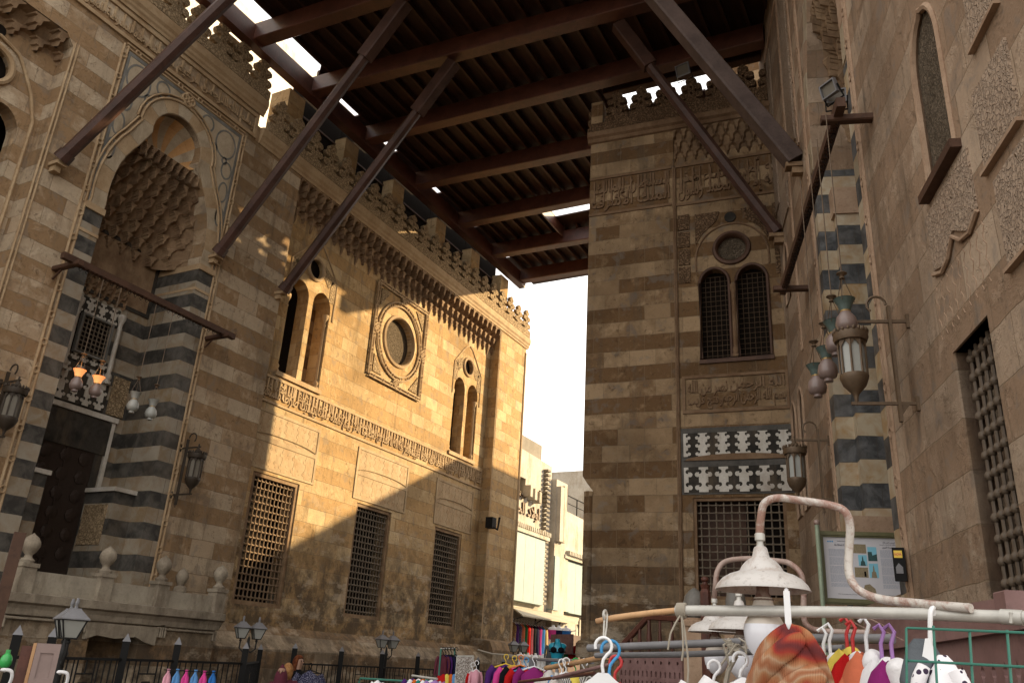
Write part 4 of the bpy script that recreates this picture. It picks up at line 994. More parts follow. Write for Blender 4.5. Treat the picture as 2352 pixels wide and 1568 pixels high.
for n_,c_ in dict(purple=(.07,.02,.13),pink=(.62,.06,.26),black=(.008,.008,.01),red=(.45,.012,.012),magenta=(.22,.02,.13),orange=(.55,.12,.02),green=(.02,.14,.05),blue=(.03,.14,.40),white=(.78,.76,.76),grey=(.10,.11,.12),maroon=(.12,.03,.045),navy=(.015,.015,.05),yellow=(.70,.55,.10),coral=(.60,.16,.08),tan=(.45,.32,.15),teal=(.02,.17,.15),palepink=(.62,.30,.36),skyblue=(.10,.25,.50),brown=(.10,.055,.03),lilac=(.30,.17,.40)).items(): M['c_'+n_]=cloth(n_+'_cloth',c_)
# patterned cloths
def pattern(name, c0, c1, sc=30, th=.3, typ='v'):
    s=N(name,.9,.1); P=s.obj()
    if typ=='v': f=s.math('LESS_THAN',s.vor(P,sc),th)
    elif typ=='w': x=s.n('TexWave'); s.put(P,x.inputs['Vector']); x.inputs['Scale'].default_value=sc; x.inputs['Distortion'].default_value=6; x.inputs['Detail'].default_value=2; f=s.math('GREATER_THAN',x.outputs['Fac'],.5)
    elif typ=='n': f=s.ramp(s.noise(P,sc,5,.7),.45,.55)
    return s.done(s.mix(f,c0,c1))
M['c_dalmatian']=pattern('spotted_fleece',(.72,.70,.71),(.05,.035,.06),42,.34)
M['c_leopard']=pattern('leopard_print',(.32,.19,.09),(.05,.03,.02),40,.4)
M['c_dots']=pattern('dark_printed_cloth',(.035,.035,.07),(.28,.27,.34),60,.35)
M['c_zig']=pattern('zigzag_print',(.5,.48,.44),(.08,.07,.06),18,.5,'w')
M['c_shiny']=pattern('sparkling_strings',(.22,.18,.15),(.62,.58,.54),60,.5,'n')
M['plastic_white']=flat('white_plastic',(.76,.76,.76),.3,.5,0,.06,3); M['plastic_blue']=flat('blue_plastic',(.04,.27,.55),.35,.5,0,.05); M['plastic_red']=flat('red_plastic',(.5,.03,.03),.35,.5,0,.05)
M['plastic_purple']=flat('purple_plastic',(.35,.18,.45),.35,.5,0,.05); M['plastic_green']=flat('green_plastic',(.04,.35,.08),.35,.5,0,.05); M['plastic_yellow']=flat('yellow_plastic',(.75,.5,.03),.35,.5,0,.05); M['plastic_orange']=flat('orange_plastic',(.75,.2,.02),.35,.5,0,.05)
M['galv']=flat('painted_metal_pipe',(.52,.50,.45),.42,.5,.15,.5,7,.15)
def rusty(name, c, rust, th=.55):
    s=N(name,.45,.5); P=s.pos(); f=s.ramp(s.noise(s.scalev(P,(1,1,1)),5,7,.78,.6),th-.05,th+.06); f2=s.noise(P,40,4,.7)
    b=s.mix(f,c,rust); b=s.mix(s.ramp(s.noise(P,28,6,.75),.60,.66,0,.8),b,tuple(x*.6 for x in rust)); b=s.mix(s.ramp(f2,.55,.75,0,.5),b,tuple(x*.5 for x in rust)); return s.done(b,s.bump(f,.3,.003))
M['flaky']=rusty('flaking_pink_white_paint',(.50,.46,.41),(.29,.165,.125),.50)
M['flaky2']=rusty('reddish_painted_pipe',(.33,.24,.20),(.22,.12,.09),.5)
M['enamel']=rusty('chalky_enamel',(.50,.47,.44),(.37,.30,.255),.57)
M['milk']=flat('milk_glass',(.72,.72,.76),.16,.6,0,.03,2); M['milkd']=flat('dusty_milk_glass',(.60,.53,.45),.5,.4,0,.2,6)
M['stallwood']=wood('plum_painted_wood',(.14,.075,.068),(.21,.125,.115),.55,bump=.15)
M['rawwood']=wood('stripped_stick_wood',(.36,.19,.09),(.50,.30,.15),.6)
M['railwood']=wood('reddish_rail_wood',(.060,.022,.015),(.11,.038,.024),.45)
M['rope']=flat('frayed_twine',(.34,.30,.24),.95,.1)

# ================================================================ platform with stone balustrade before the left portal
BX=-12.4; BY0,BY1=7.75,12.05
bp=thing('portal_platform',(-13,9.9,0),'raised stone platform with bulb-topped balustrade in front of the left portal','platform')
q=MB(); q.prism(Frame((-12.45,0,0),(0,1,0),(1,0,0)),[(7.7,0),(9.38,0),(9.38,1.76),(10.34,1.76),(10.34,0),(12.0,0),(12.0,2.0),(7.7,2.0)],-.6,0); q.box(FW,-13.66,-13.05,0,2.0,-12.0,-6.0); q.box(FW,-13.05,-12.46,0,2.0,-7.72,-6.0)
q.build('base_wall',M['ablaq'],bp)
q=MB(); q.box(FL,9.1,10.7,0,1.95,.6,.9); q.build('cellar_door',M['dark'],bp)
FB_=Frame((BX,0,0),(0,1,0),(1,0,0))
q=MB(); q.prism(FB_,[(9.25,1.70),(9.45,1.77),(9.8,1.73),(10.2,1.78),(10.4,1.70),(10.62,1.66),(10.62,1.93),(9.25,1.95)],-.1,.03); q.build('stone_lintel',M['pfstone'],bp)
q=MB(); q.box(FW,-13.66,BX+.02,2.0,2.27,-12.02,-7.6); moulding(q,FB_,7.6,12.06,1.99,-.06,[(0,0),(.04,.05),(.08,.08),(.14,.10),(.17,.16),(.29,.16),(.31,0)])
q.build('platform_slab',M['pfstone'],bp)
q=MB()
for a0,a1 in ((7.85,9.12),(9.2,10.68),(10.78,11.95)): chain_mould(q,FB_,[(a0,1.80,.0),(a0,1.965,.0),(a1,1.965,.0),(a1,1.80,.0)],.02,.03,False)
q.build('relief_moulding',M['pfstone'],bp,smooth=True)
for y in (8.05,9.42,10.58,11.93):
    q=MB(); q.box(FB_,y-.12,y+.12,2.24,2.72,-.2,.03); q.box(FB_,y-.14,y+.14,2.66,2.72,-.22,.05)
    q.lathe((BX-.085,y,2.72),[(.10,0),(.11,.04),(.06,.08),(.055,.12),(.10,.17),(.135,.25),(.13,.31),(.09,.38),(.03,.42),(0,.45)],12); q.build('balustrade_post',M['pfstone'],bp,smooth=True)
q=MB(); q.lathe((-13.55,11.97,2.66),[(.12,0),(.12,.08),(.06,.12),(.10,.2),(.125,.28),(.09,.38),(0,.46)],12); q.box(FW,-13.63,-13.47,2.1,2.7,-12.04,-11.9); q.build('balustrade_post',M['pfstone'],bp,smooth=True)
for a0,a1,b in ((8.17,9.30,2.62),(9.54,10.46,2.60),(10.70,11.81,2.58)):
    q=MB(); q.box(FB_,a0,a1,2.26,b,-.13,-.05); q.build('balustrade_panel',M['panelst'],bp)
q=MB(); q.box(FW,-13.5,BX-.2,2.14,2.6,-12.0,-11.9); q.build('balustrade_panel',M['panelst'],bp)

# ================================================================ wooden light bars on brackets, and mosque lamps
def light_bar(f, a0,a1,z,out,label, a_in, a_out):
    t=thing('light_bar',f.P((a0+a1)/2,z,out),label,'light bar','carved light bars across the portals')
    q=MB(); q.beam(f.P(a0-.25,z,out),f.P(a1+.25,z,out),.10,.12); o=q.build('bar',M['darkwood'],t)
    for a in (a0,a1):
        q=MB(); q.beam(f.P(a,z-.06,.0),f.P(a,z-.06,out+.18),.11,.09,ch=.015); q.tube([f.P(a,z-.26,.02),f.P(a,z-.10,.22)],.02,5) if f is not FR else None; q.build('bracket',M['darkwood'],t)
    k=a0
    while k<a1:
        q=MB(); q.tube([f.P(k,z-.05,out),f.P(k+.02,z-.10,out+.02),f.P(k,z-.14,out),f.P(k-.02,z-.10,out-.02),f.P(k,z-.06,out)],.006,4); k+=.13; q.build('hook',M['iron'],t)
    q=MB(); k=a0
    while k<a1: q.box(f,k,k+.05,z-.075,z-.048,out-.04,out+.04); k+=.09
    q.build('dentil_edge',M['darkwood'],o)
    return t
FLA=FL.sub(0,0,PC)
light_bar(FLA,7.9,11.45,7.86,.55,'dark wooden bar on two brackets across the left portal','','')
light_bar(FR,8.40,12.97,7.80,.38,'long dark wooden bar hung with rings across the right portal','','')
def mosque_lamp(p, top, label, lit=False, glass=None, cup=None, s=.88, group='glass mosque lamps hung on chains'):
    p=Vector(p); t=thing('mosque_lamp',p,label,'hanging lamp',group)
    q=MB(); q.lathe(p,[(0,-.13),(.05,-.13),(.045,-.10),(.10*s,-.08),(.12*s,-.02),(.105*s,.05),(.05,.11),(.045,.12)],16); q.build('lamp_bowl',glass or M['lampglass'],t,smooth=True)
    q=MB(); q.lathe(p,[(.046,.12),(.06,.15),(.09*s,.22),(.12*s,.25),(.115*s,.245),(.05,.15)],16); q.build('lamp_neck',cup or M['teal'],t,smooth=True)
    q=MB(); q.lathe(p,[(.047,.105),(.052,.12),(.047,.135)],14); q.build('brass_ring',M['gold'],t)
    q=MB(); a=top-p.z
    for k in range(3):
        th=2.1*k+.4; q.tube([p+Vector((.10*math.cos(th),.10*math.sin(th),.22)),p+Vector((0,0,.52))],.004,4)
    q.tube([p+Vector((0,0,.50)),p+Vector((0,0,a))],.006,5); q.build('chain',M['bronze'],t)
    q=MB(); q.lathe(p+Vector((0,0,.50)),[(0,-.03),(.03,-.02),(.02,.0),(.03,.02),(.055,.035),(.05,.045),(0,.05)],10); q.build('chain_cup',M['bronze'],t,smooth=True)
    return t
dsc=['nearest and highest teal-necked glass lamp hanging in the right portal','second glass lamp from the front, behind the large bronze lantern','third glass lamp, pink bowl under teal neck, left of the bronze lantern','farthest and lowest pink glass lamp at the left of the row']
for i,(a,z,o_) in enumerate(((7.95,5.02,.60),(8.42,4.98,.62),(8.72,4.80,.66),(9.26,4.80,.68))): 
    t=mosque_lamp(FR.P(a,z,o_),7.5,dsc[i])
dsc=['lit amber glass lamp, left one of the glowing pair over the left door','lit amber glass lamp, right one of the glowing pair over the left door','unlit clear glass lamp right of the glowing pair at the left portal','unlit clear glass lamp at the far right in the left portal']
for i,(y,z) in enumerate(((8.25,5.66),(8.62,5.66),(9.40,5.62),(9.80,5.60))):
    p=(-12.72,y,z)
    mosque_lamp(p,7.6,dsc[i],glass=M['lampglass'] if i<2 else M['glass'],cup=M['litglass'] if i<2 else M['glass'],group='glass lamps hung in the left portal')
for i,(y,z) in enumerate(((8.25,5.66),(8.62,5.66))):
    l=bpy.data.lights.new('lamp_glow','POINT'); l.energy=.7; l.color=(1,.55,.22); l.shadow_soft_size=.05; o=bpy.data.objects.new('lamp_glow',l); col.objects.link(o); o.location=(-12.72,y,z+.33)

def wall_lantern(f,a,z,out,label,s=1.0,mat=None):
    mat=mat or M['bronze']; p=f.P(a,z,out); t=thing('wall_lantern',p,label,'lantern','bronze lanterns on wall brackets')
    q=MB(); n=8; R=.135*s; H=.40*s
    q.lathe(p,[(0,-.33*s),(.012,-.31*s),(.02,-.24*s),(.028,-.20*s),(.06*s,-.17*s),(.12*s,-.10*s),(.145*s,-.03*s),(.15*s,0),(.145*s,.02*s),(.12*s,.02*s)],16); q.build('lantern_base',mat,t,smooth=True)
    q=MB()
    for k in range(n):
        th=2*math.pi*k/n; q.tube([p+Vector((math.cos(th)*R,math.sin(th)*R,.02*s)),p+Vector((math.cos(th)*R*1.02,math.sin(th)*R*1.02,H))],.013*s,5)
        th2=2*math.pi*(k+.5)/n; w_=2*math.pi*R/n*.5
        c=p+Vector((math.cos(th2)*R*.95,math.sin(th2)*R*.95,0)); tg=Vector((-math.sin(th2),math.cos(th2),0)); ff=Frame(c,tg,(math.cos(th2),math.sin(th2),0))
        q.prism(ff,[(-w_,H*.78),(0,H*.98),(w_,H*.78),(w_,H+.02),(-w_,H+.02)],-.006,.006)
    q.build('lantern_cage',mat,t)
    q=MB(); q.lathe(p,[(R*.9,.02*s),(R*.9,H)],8); q.build('lantern_pane',M['dimglass'] if mat is not M['bronze'] else M['glass'],t)
    q=MB(); q.lathe(p,[(R*.9,H),(.17*s,H+.0),(.185*s,H+.04*s),(.18*s,H+.10*s),(.15*s,H+.10*s),(.08*s,H+.12*s),(.05*s,H+.18*s),(.02,H+.22*s),(.015,H+.30*s),(0,H+.31*s)],16)
    for k in range(20):
        th=2*math.pi*k/20; q.ball(p+Vector((math.cos(th)*.175*s,math.sin(th)*.175*s,H+.115*s)),.02*s,5,4,(1,1,1.5))
    q.build('lantern_crown',mat,t,smooth=True)
    q=MB(); w0=f.P(a,z,0)
    for zz in (-.30*s,H+.24*s):
        q.beam(f.P(a,z+zz,.02),f.P(a,z+zz,out+.05),.025,.03); q.box(f,a-.02,a+.02,z+zz-.07,z+zz+.07,0,.03)
    q.beam(f.P(a,z-.5*s,out*.32),f.P(a,z+H+.42*s,out*.32),.05,.03,up=f.n)
    q.tube([f.P(a,z+H+.24*s+.20*s+.10*s*math.sin(u),out*.32+.02+.10*s*(1-math.cos(u))) for u in [k*.5 for k in range(9)]],.014,5)
    q.prism(Frame(f.P(a,0,0),f.n,f.u),[(out*.32,z-.30*s),(out*.32-.10,z-.30*s),(out*.32-.02,z-.42*s),(out*.32,z-.55*s)],-.01,.01)
    q.build('wall_arm',mat,t)
    return t
wall_lantern(FR,8.02,4.48,.56,'large bronze lantern with white panes on the near right wall',.90)
wall_lantern(FR,12.30,4.40,.50,'smaller dark bronze lantern on the far right wall beside the tower',.92)
wall_lantern(FLA,7.55,4.90,.50,'dark bronze lantern left of the striped left portal',1.0,M['dbronze'])
wall_lantern(FLA,11.40,4.75,.50,'dark bronze lantern right of the striped left portal',1.0,M['dbronze'])

# ================================================================ floodlights
def floodlight(p,d,label,s=.85):
    p=Vector(p); d=Vector(d).normalized(); a=d.cross(Vector((0,0,1))).normalized(); f=Frame(p,a,d,a.cross(d)*1)
    t=thing('floodlight',p,label,'floodlight','floodlights fixed to the facades')
    q=MB(); b=.13*s; q.prism(f,rect(-b,b,-b*.8,b*.8),-.02,.03,[rect(-b*.85,b*.85,-b*.66,b*.66)]); q.add([f.P(x,y,-.02) for x,y in rect(-b,b,-b*.8,b*.8)]+[f.P(x*.5,y*.5,-.14*s) for x,y in rect(-b,b,-b*.8,b*.8)],[(0,1,5,4),(1,2,6,5),(2,3,7,6),(3,0,4,7),(4,5,6,7)]); q.build('lamp_body',M['capgrey'],t)
    q=MB(); q.box(f,-b*.85,b*.85,-b*.66,b*.66,-.01,.0); q.build('lamp_glass',M['dimglass'],t)
    q=MB(); q.tube([f.P(-b*1.1,0,0),f.P(-b*1.1,-b*1.4,-.05),f.P(b*1.1,-b*1.4,-.05),f.P(b*1.1,0,0)],.012,5); q.build('mounting_arm',M['iron'],t)
floodlight(FR.P(8.46,8.22,.42),(-.75,-1,-.35),'grey floodlight on the near end of the right portal bar')
floodlight(FR.P(8.66,8.26,.30),(.2,-1,-.15),'grey floodlight turned away behind the first on the right bar')
floodlight(FT.P(2.2,14.75,.1),(-.2,-1,-.4),'wide floodlight between the merlons on top of the tower',1.3)

# ================================================================ black railings along the left pavement
def railing(name, pts, label, h=1.62, ph=1.98, pw=.09):
    t=thing(name,Vector(pts[0]),label,'railing')
    FX=lambda p:(lambda n:Frame(p,Vector((n.y,-n.x,0)),n))(-Vector((p.x,p.y,0)).normalized())
    for i,p in enumerate(pts):
        p=Vector(p); q=MB(); q.box(FX(p),-pw/2,pw/2,0,ph-.10,-pw/2,pw/2); po=q.build('post',M['iron'],t)
        q=MB(); hw=pw/2+.006; q.add([FX(p).P(x,ph-.10,y) for x,y in ((-hw,-hw),(hw,-hw),(hw,hw),(-hw,hw))]+[p+Vector((0,0,ph))],[(0,1,4),(1,2,4),(2,3,4),(3,0,4),(0,3,2,1)]); q.build('post_cap',M['capgrey'],po)
        if i<len(pts)-1:
            r=Vector(pts[i+1]); d=r-p; L=d.length; u=d.normalized(); f=Frame(p,u,u.cross(Vector((0,0,1))))
            q=MB(); q.box(f,0,L,h-.03,h,-.015,.015); q.box(f,0,L,.12,.15,-.015,.015); n=int(L/.115)
            for k in range(1,n):
                x=L*k/n
                if n//2-2<k<n//2+2: continue
                q.tube([f.P(x,.13,0),f.P(x,h-.01,0)],.009,5,False)
            c=L/2
            for a,b,c_,d_ in ((-.17,-.17,.3,1.5),(.17,.17,.3,1.5),(-.17,.17,1.32,1.32),(-.17,.17,1.12,1.12),(-.0,.0,1.32,1.5),(-.17,.17,.6,.6),(-.08,.08,1.22,1.22),(-.08,-.08,.7,1.12)):
                q.tube([f.P(c+a,c_,0),f.P(c+b,d_,0)],.010,5,False)
            q.build('railing_panel',M['iron'],t)
nearp=[at_dist(px,1500,d) for px,d in ((30,10.4),(112,11.0),(285,12.2),(405,13.0),(563,14.2),(597,17.2))]
railing('iron_railing',[(p.x,p.y,0) for p in nearp],'black iron railing with pyramid-capped posts in front of the cellar doorway',1.50,1.80)
farp=[(-11.6,13.3+1.45*k,0) for k in range(10)]
railing('iron_railing',farp,'black iron railing running along the foot of the sunlit wall',1.50,1.86,.10)
q=MB(); q.box(Frame((-11.5,19.9,0),(0,1,0),(1,0,0)),-.05,.12,1.25,1.72,.02,.025); tag(recenter(q.build('paper_notice',M['paper']),(-11.5,19.9,1.5)),'white paper notice hung on a black railing post','notice')

# ================================================================ pedestrian street lamps
def street_lamp(p, ang, label, s=1.0, top=2.25, both=True, near=False):
    p=Vector(p); t=thing('street_lamp',(p.x,p.y,0),label,'street lamp','black twin street lamps on short posts')
    q=MB(); q.lathe((p.x,p.y,0),[(.12,0),(.12,.1),(.06,.25),(.04,.35),(.032,top-.40),(.05,top-.36),(.03,top-.32),(.02,top-.22),(0,top-.18)],10); q.build('lamp_post',M['lampcase'],t,smooth=True)
    dx=Vector((math.cos(ang),math.sin(ang),0))
    for sg in (-1,1):
        c=p+dx*sg*.21*s; z0=top-.34*s
        o=Vector((c.x,c.y,z0)); w0,w1=.085*s,.165*s
        q=MB(); q.tube([Vector((p.x,p.y,top-.42)),Vector((p.x,p.y,top-.46))+dx*sg*.1*s,Vector((c.x,c.y,top-.58*s)),Vector((c.x,c.y,z0))],.014,6); q.build('curved_arm',M['lampcase'],t,smooth=True)
        u=dx; v=Vector((-dx.y,dx.x,0)); cr=lambda w,z:[o+u*a*w+v*b*w+Vector((0,0,z)) for a,b in ((-1,-1),(1,-1),(1,1),(-1,1))]
        q=MB(); A=cr(w0,0); Bq=cr(w1,.26*s)
        for k in range(4): q.tube([A[k],Bq[k]],.012*s,5); q.tube([A[k],A[(k+1)%4]],.012*s,5); q.tube([Bq[k],Bq[(k+1)%4]],.016*s,5)
        q.ball(o+Vector((0,0,-.03)),.035*s,8,6)
        cage=q.build('lantern_frame',M['lampcase'],t)
        q=MB(); A=cr(w0*.95,.01); Bq=cr(w1*.95,.255*s); q.add(A+Bq,[(0,1,5,4),(1,2,6,5),(2,3,7,6),(3,0,4,7)]); q.build('lantern_pane',M['glass'],cage)
        q=MB(); A=cr(w1*1.18,.26*s); A2=cr(w1*1.18,.275*s); Bq=cr(w1*.45,.40*s); C_=cr(w1*.40,.42*s); q.add(A+A2+Bq+C_,[(0,1,5,4),(1,2,6,5),(2,3,7,6),(3,0,4,7),(4,5,9,8),(5,6,10,9),(6,7,11,10),(7,4,8,11),(8,9,13,12),(9,10,14,13),(10,11,15,14),(11,8,12,15),(12,13,14,15)])
        q.lathe(o+Vector((0,0,.42*s)),[(.03*s,0),(.015,.02),(.03*s,.05),(.02*s,.09),(0,.10)],8); q.build('lantern_roof',M['capgrey'],t)
    return t
p=at_dist(157,1450,9.6); street_lamp(p,math.atan2(p.y,p.x)+.15,'tall black street lamp nearest the camera at the lower left, lanterns overlapping',.66,1.92)
p=at_dist(571,1470,16.5); street_lamp(p,math.atan2(p.y,p.x)+math.pi/2+.25,'black twin street lamp below the largest grilled window',.68,2.10)
p=at_dist(888,1490,20.5); street_lamp(p,math.atan2(p.y,p.x)+math.pi/2+.5,'black twin street lamp below the middle grilled window',.66,2.12)
p=at_dist(1190,1497,27); street_lamp(p,math.atan2(p.y,p.x)+math.pi/2+.4,'farthest small twin street lamp in front of the dress stall',.75,2.32)
# ================================================================ garments, hangers, people
Z=Vector((0,0,1))
def horiz(v): v=Vector(v); v.z=0; return v.normalized()
def garment_mesh(f, w, h, seed, sleeves=True, flare=1.1, depth=.10, neck=True, dress=False):
    """a hung garment in frame f: shoulders at v=0, hem at v=-h, width w along u"""
    rnd=random.Random(seed); q=MB(); NU,NV=22,12; ph=[rnd.uniform(0,6.28) for _ in range(4)]; fr=[3+rnd.random()*2,5+rnd.random()*3]
    def prof(t):
        if t<.06: return w*(.16+ .30*t/.06)
        if dress: return w*(.34+.10*abs(math.cos(t*5))*(t<.35) + .16*t*flare)
        return w*(.44-.05*math.sin(min(1,t*1.6)*math.pi)+.08*t*(flare-1)*4)
    def fn(i,j):
        t=j; a=2*math.pi*i; W=prof(t); D=depth*(.25+.75*min(1,t*5))
        fold=1+.16*min(1,t*2)*math.sin(a*fr[0]+ph[0]+t*2)+.10*min(1,t*2)*math.sin(a*fr[1]*1.5+ph[1])
        x=math.cos(a)*W*(1+.04*math.sin(6*t+ph[2])); y=math.sin(a)*D*fold
        drop=-t*h-.10*w*abs(math.cos(a))**1.5*(t<.12)+ .012*math.sin(a*4+ph[3])*(t>.9)
        return f.P(x,drop,y)
    q.grid(fn,NU,NV)
    if sleeves:
        for sg in (-1,1):
            L=h*rnd.uniform(.40,.62); pts=[f.P(sg*w*.36,-.07*h,0),f.P(sg*w*.50,-.20*h,.01),f.P(sg*w*.56,-.20*h-L*.5,.015),f.P(sg*w*(.54+rnd.uniform(-.05,.05)),-.20*h-L,.03)]
            q.tube(pts,[w*.13,w*.125,w*.10,w*.085],8)
    return q
def hanger_part(f, w, mat, parent, r=.006, hookh=.12):
    q=MB(); hk=[f.P(.03*math.cos(t)*hookh/.12, hookh-.03+.03*math.sin(t),0) for t in [rad(-60+ (270)*k/10) for k in range(11)]]
    q.tube([f.P(0,-.02,0),f.P(0,hookh*.45,0)]+hk[::-1] if False else hk+[f.P(0,hookh*.3,0),f.P(0,-.02,0)],r,6)
    q.tube([f.P(-w*.42,-.055,0),f.P(-w*.2,-.02,0),f.P(0,.005,0),f.P(w*.2,-.02,0),f.P(w*.42,-.055,0)],r*1.5,6)
    return q.build('hanger',mat,parent,smooth=True)
def hung(name, p, facing, w, h, mat, label, group=None, hanger=None, seed=0, cat='garment', trim=None, **k):
    p=Vector(p); n=horiz(facing); u=Vector((-n.y,n.x,0)); f=Frame(p,u,n)
    t=thing(name,p,label,cat,group)
    garment_mesh(f,w,h,seed,**k).build('cloth',mat,t,smooth=True)
    if trim:
        g=garment_mesh(f.sub(0,-.04,0),w*1.04,h*.5,seed+5,sleeves=False,depth=.115); g.build('trim_panel',trim,t,smooth=True)
    if hanger: hanger_part(f,w,hanger,t)
    return t
def person(p, facing, label, height=1.62, coat=None, hair=None, skin=None, hood=None):
    """one continuous skinned body: legs, trunk, arms, neck and head, with separate hair and clothing"""
    p=Vector(p); n=horiz(facing); u=Vector((-n.y,n.x,0)); t=thing('person',p,label,'person'); s=height/1.7
    W=lambda a,b,c:p+(u*a+Z*b+n*c)*s
    J={'pel':(0,.92,0,.15),'wai':(0,1.06,0,.125),'che':(0,1.26,.01,.15),'nec':(0,1.44,0,.058),'he0':(0,1.52,.01,.072),'he1':(0,1.60,.012,.088),'he2':(0,1.67,.005,.07),
       'sl':(.19,1.38,0,.062),'el':(.25,1.12,-.02,.045),'wl':(.22,.92,.10,.032),'hl':(.21,.84,.13,.036),'sr':(-.19,1.38,0,.062),'er':(-.25,1.12,-.02,.045),'wr':(-.20,.95,.12,.032),'hr':(-.18,.88,.16,.036),
       'hpl':(.09,.86,0,.10),'kl':(.10,.48,.02,.062),'al':(.10,.08,0,.042),'fl':(.11,.03,.14,.036),'hpr':(-.09,.86,0,.10),'kr':(-.10,.48,.03,.062),'ar':(-.10,.08,-.02,.042),'fr':(-.11,.03,.12,.036)}
    E_=[('pel','wai'),('wai','che'),('che','nec'),('nec','he0'),('he0','he1'),('he1','he2'),('che','sl'),('sl','el'),('el','wl'),('wl','hl'),('che','sr'),('sr','er'),('er','wr'),('wr','hr'),('pel','hpl'),('hpl','kl'),('kl','al'),('al','fl'),('pel','hpr'),('hpr','kr'),('kr','ar'),('ar','fr')]
    K=list(J); me=bpy.data.meshes.new('body'); me.from_pydata([W(*J[k][:3]) for k in K],[(K.index(a),K.index(b)) for a,b in E_],[])
    o=bpy.data.objects.new('body',me); col.objects.link(o); o.modifiers.new('s','SKIN'); o.modifiers.new('d','SUBSURF').levels=2; o.modifiers['d'].render_levels=2
    for i,k in enumerate(K):
        me.skin_vertices[0].data[i].radius=(J[k][3]*s,J[k][3]*s*(.8 if k in('che','wai','pel') else 1)); me.skin_vertices[0].data[i].use_root=(k=='pel')
    bpy.context.view_layer.update(); dg=bpy.context.evaluated_depsgraph_get(); m2=bpy.data.meshes.new_from_object(o.evaluated_get(dg)); bpy.data.objects.remove(o)
    m2.materials.clear(); m2.materials.append(skin or M['skin']); m2.materials.append(coat or M['c_black'])
    for pl_ in m2.polygons:
        pl_.use_smooth=True; z=(pl_.center-p).z/s; pl_.material_index=1 if (z<1.46 and not (z<.93 and z>.75 and abs((pl_.center-p).dot(u))>.16*s)) else 0
    b=bpy.data.objects.new('body',m2); col.objects.link(b); attach(b,t)
    q=MB()
    def coatf(i,j):
        a=2*math.pi*i; z=1.43-.75*j; rw=.10+.13*min(1,j*5)-.03*math.sin(j*3)+.05*j; rd=.08+.07*min(1,j*5)+.03*j
        return W(math.cos(a)*rw*(1+.04*math.sin(a*5)),z,math.sin(a)*rd)
    q.grid(coatf,20,10); q.build('jacket',coat or M['c_black'],t,smooth=True)
    if hair:
        q=MB()
        def hf(i,j):
            a=2*math.pi*i; e=math.pi*j*.78; r=.112*(1+.05*math.sin(a*7+e*4)); front=max(0,math.sin(a)); cut=1-.45*front*(j>.45)
            return W(math.cos(a)*math.sin(e)*r*.95, 1.60+math.cos(e)*.125-(.10*j*j if math.sin(a)<.3 else 0), math.sin(a)*math.sin(e)*r*cut-.012)
        q.grid(hf,22,12); q.build('hair',hair,t,smooth=True)
    if hood:
        q=MB(); q.grid(lambda i,j:W(math.cos(2*math.pi*i)*(.125*math.sin(math.pi*min(.62,j*.75))+.05*max(0,j-.7)*3), 1.745-.42*j, math.sin(2*math.pi*i)*(.13*math.sin(math.pi*min(.62,j*.75))+.03*max(0,j-.7)*3)-.01),20,12); q.build('headscarf',hood,t,smooth=True)
    q=MB(); 
    for sg in (-1,1): q.ball(W(sg*.032,1.61,.093),.010*s,6,4)
    q.build('eyes',M['dark'],t)
    q=MB(); q.tube([W(0,1.61,.09),W(0,1.575,.112),W(0,1.565,.10)],[.008,.014,.010],6); q.tube([W(-.022,1.54,.088),W(0,1.537,.096),W(.022,1.54,.088)],.006,5); q.build('nose_and_mouth',skin or M['skin'],t,smooth=True)
    return t
M['hair_red']=pattern('auburn_hair',(.16,.05,.02),(.09,.025,.012),20,.5,'n'); M['hair_blond']=pattern('blond_hair',(.42,.22,.09),(.28,.13,.05),20,.5,'n')
toC=lambda p: -Vector((p.x,p.y,0))
def onground(px,py,d): v=at_dist(px,py,d); return Vector((v.x,v.y,0))
g=onground(686,1520,17.2); person(g,RT.cross(Z)+toC(g)*.02,'person with auburn hair and dark jacket standing by the railing',1.63,M['c_black'],M['hair_red'])
g=onground(661,1540,15.5); person(g,toC(g)*-1,'person with loose blond hair and maroon top seen from behind',1.50,M['c_maroon'],M['hair_blond'])
g=onground(646,1550,15.2); person(g,toC(g)+Vector((0,-6,0)),'person in a dark red headscarf beside the blond one',1.47,M['c_maroon'],None,None,M['c_maroon'])
p=at_dist(712,1538,16.5); hung('patterned_dress',p,toC(p),.50,1.0,M['c_dots'],'dark speckled dress with purple and red edge on a hanger by the railing',None,M['iron'],3,'dress',trim=None)
# scarves knotted on a wire hoop, lower left
cen=at_dist(437,1545,9.2); dirn=horiz(at_dist(520,1545,9.2)-at_dist(360,1545,9.2))
q=MB(); q.tube([cen+dirn*.24*math.cos(t)+Z*.02+horiz(toC(cen))*.10*math.sin(t) for t in [2*math.pi*k/20 for k in range(20)]],.004,5,closed=True); tag(recenter(q.build('wire_hoop',M['iron']),cen),'thin wire hoop holding pink and blue scarves','hoop')
sc=['leftmost pink scarf on the wire hoop','pale blue scarf between the two pinkest at the left of the hoop','second pink scarf, left of the middle of the hoop','blue scarf at the middle of the wire hoop','bright pink and cream scarf right of the middle of the hoop','rightmost blue scarf on the wire hoop']
for i,c in enumerate(('palepink','skyblue','pink','skyblue','pink','blue')):
    p=cen+dirn*(-.20+.083*i)+Z*(.0+.005*(i%2)); q=MB(); q.tube([p+Z*.03,p,p-Z*.04+dirn*.01,p-Z*.16+dirn*.015,p-Z*.30],[.018,.012,.02,.03,.035],8); q.tube([p-Z*.0,p-Z*.05-dirn*.02,p-Z*.2-dirn*.02],[.012,.018,.025],7)
    tag(recenter(q.build('scarf',M['c_'+c],smooth=True),p),sc[i],'scarf','scarves tied on a wire hoop')

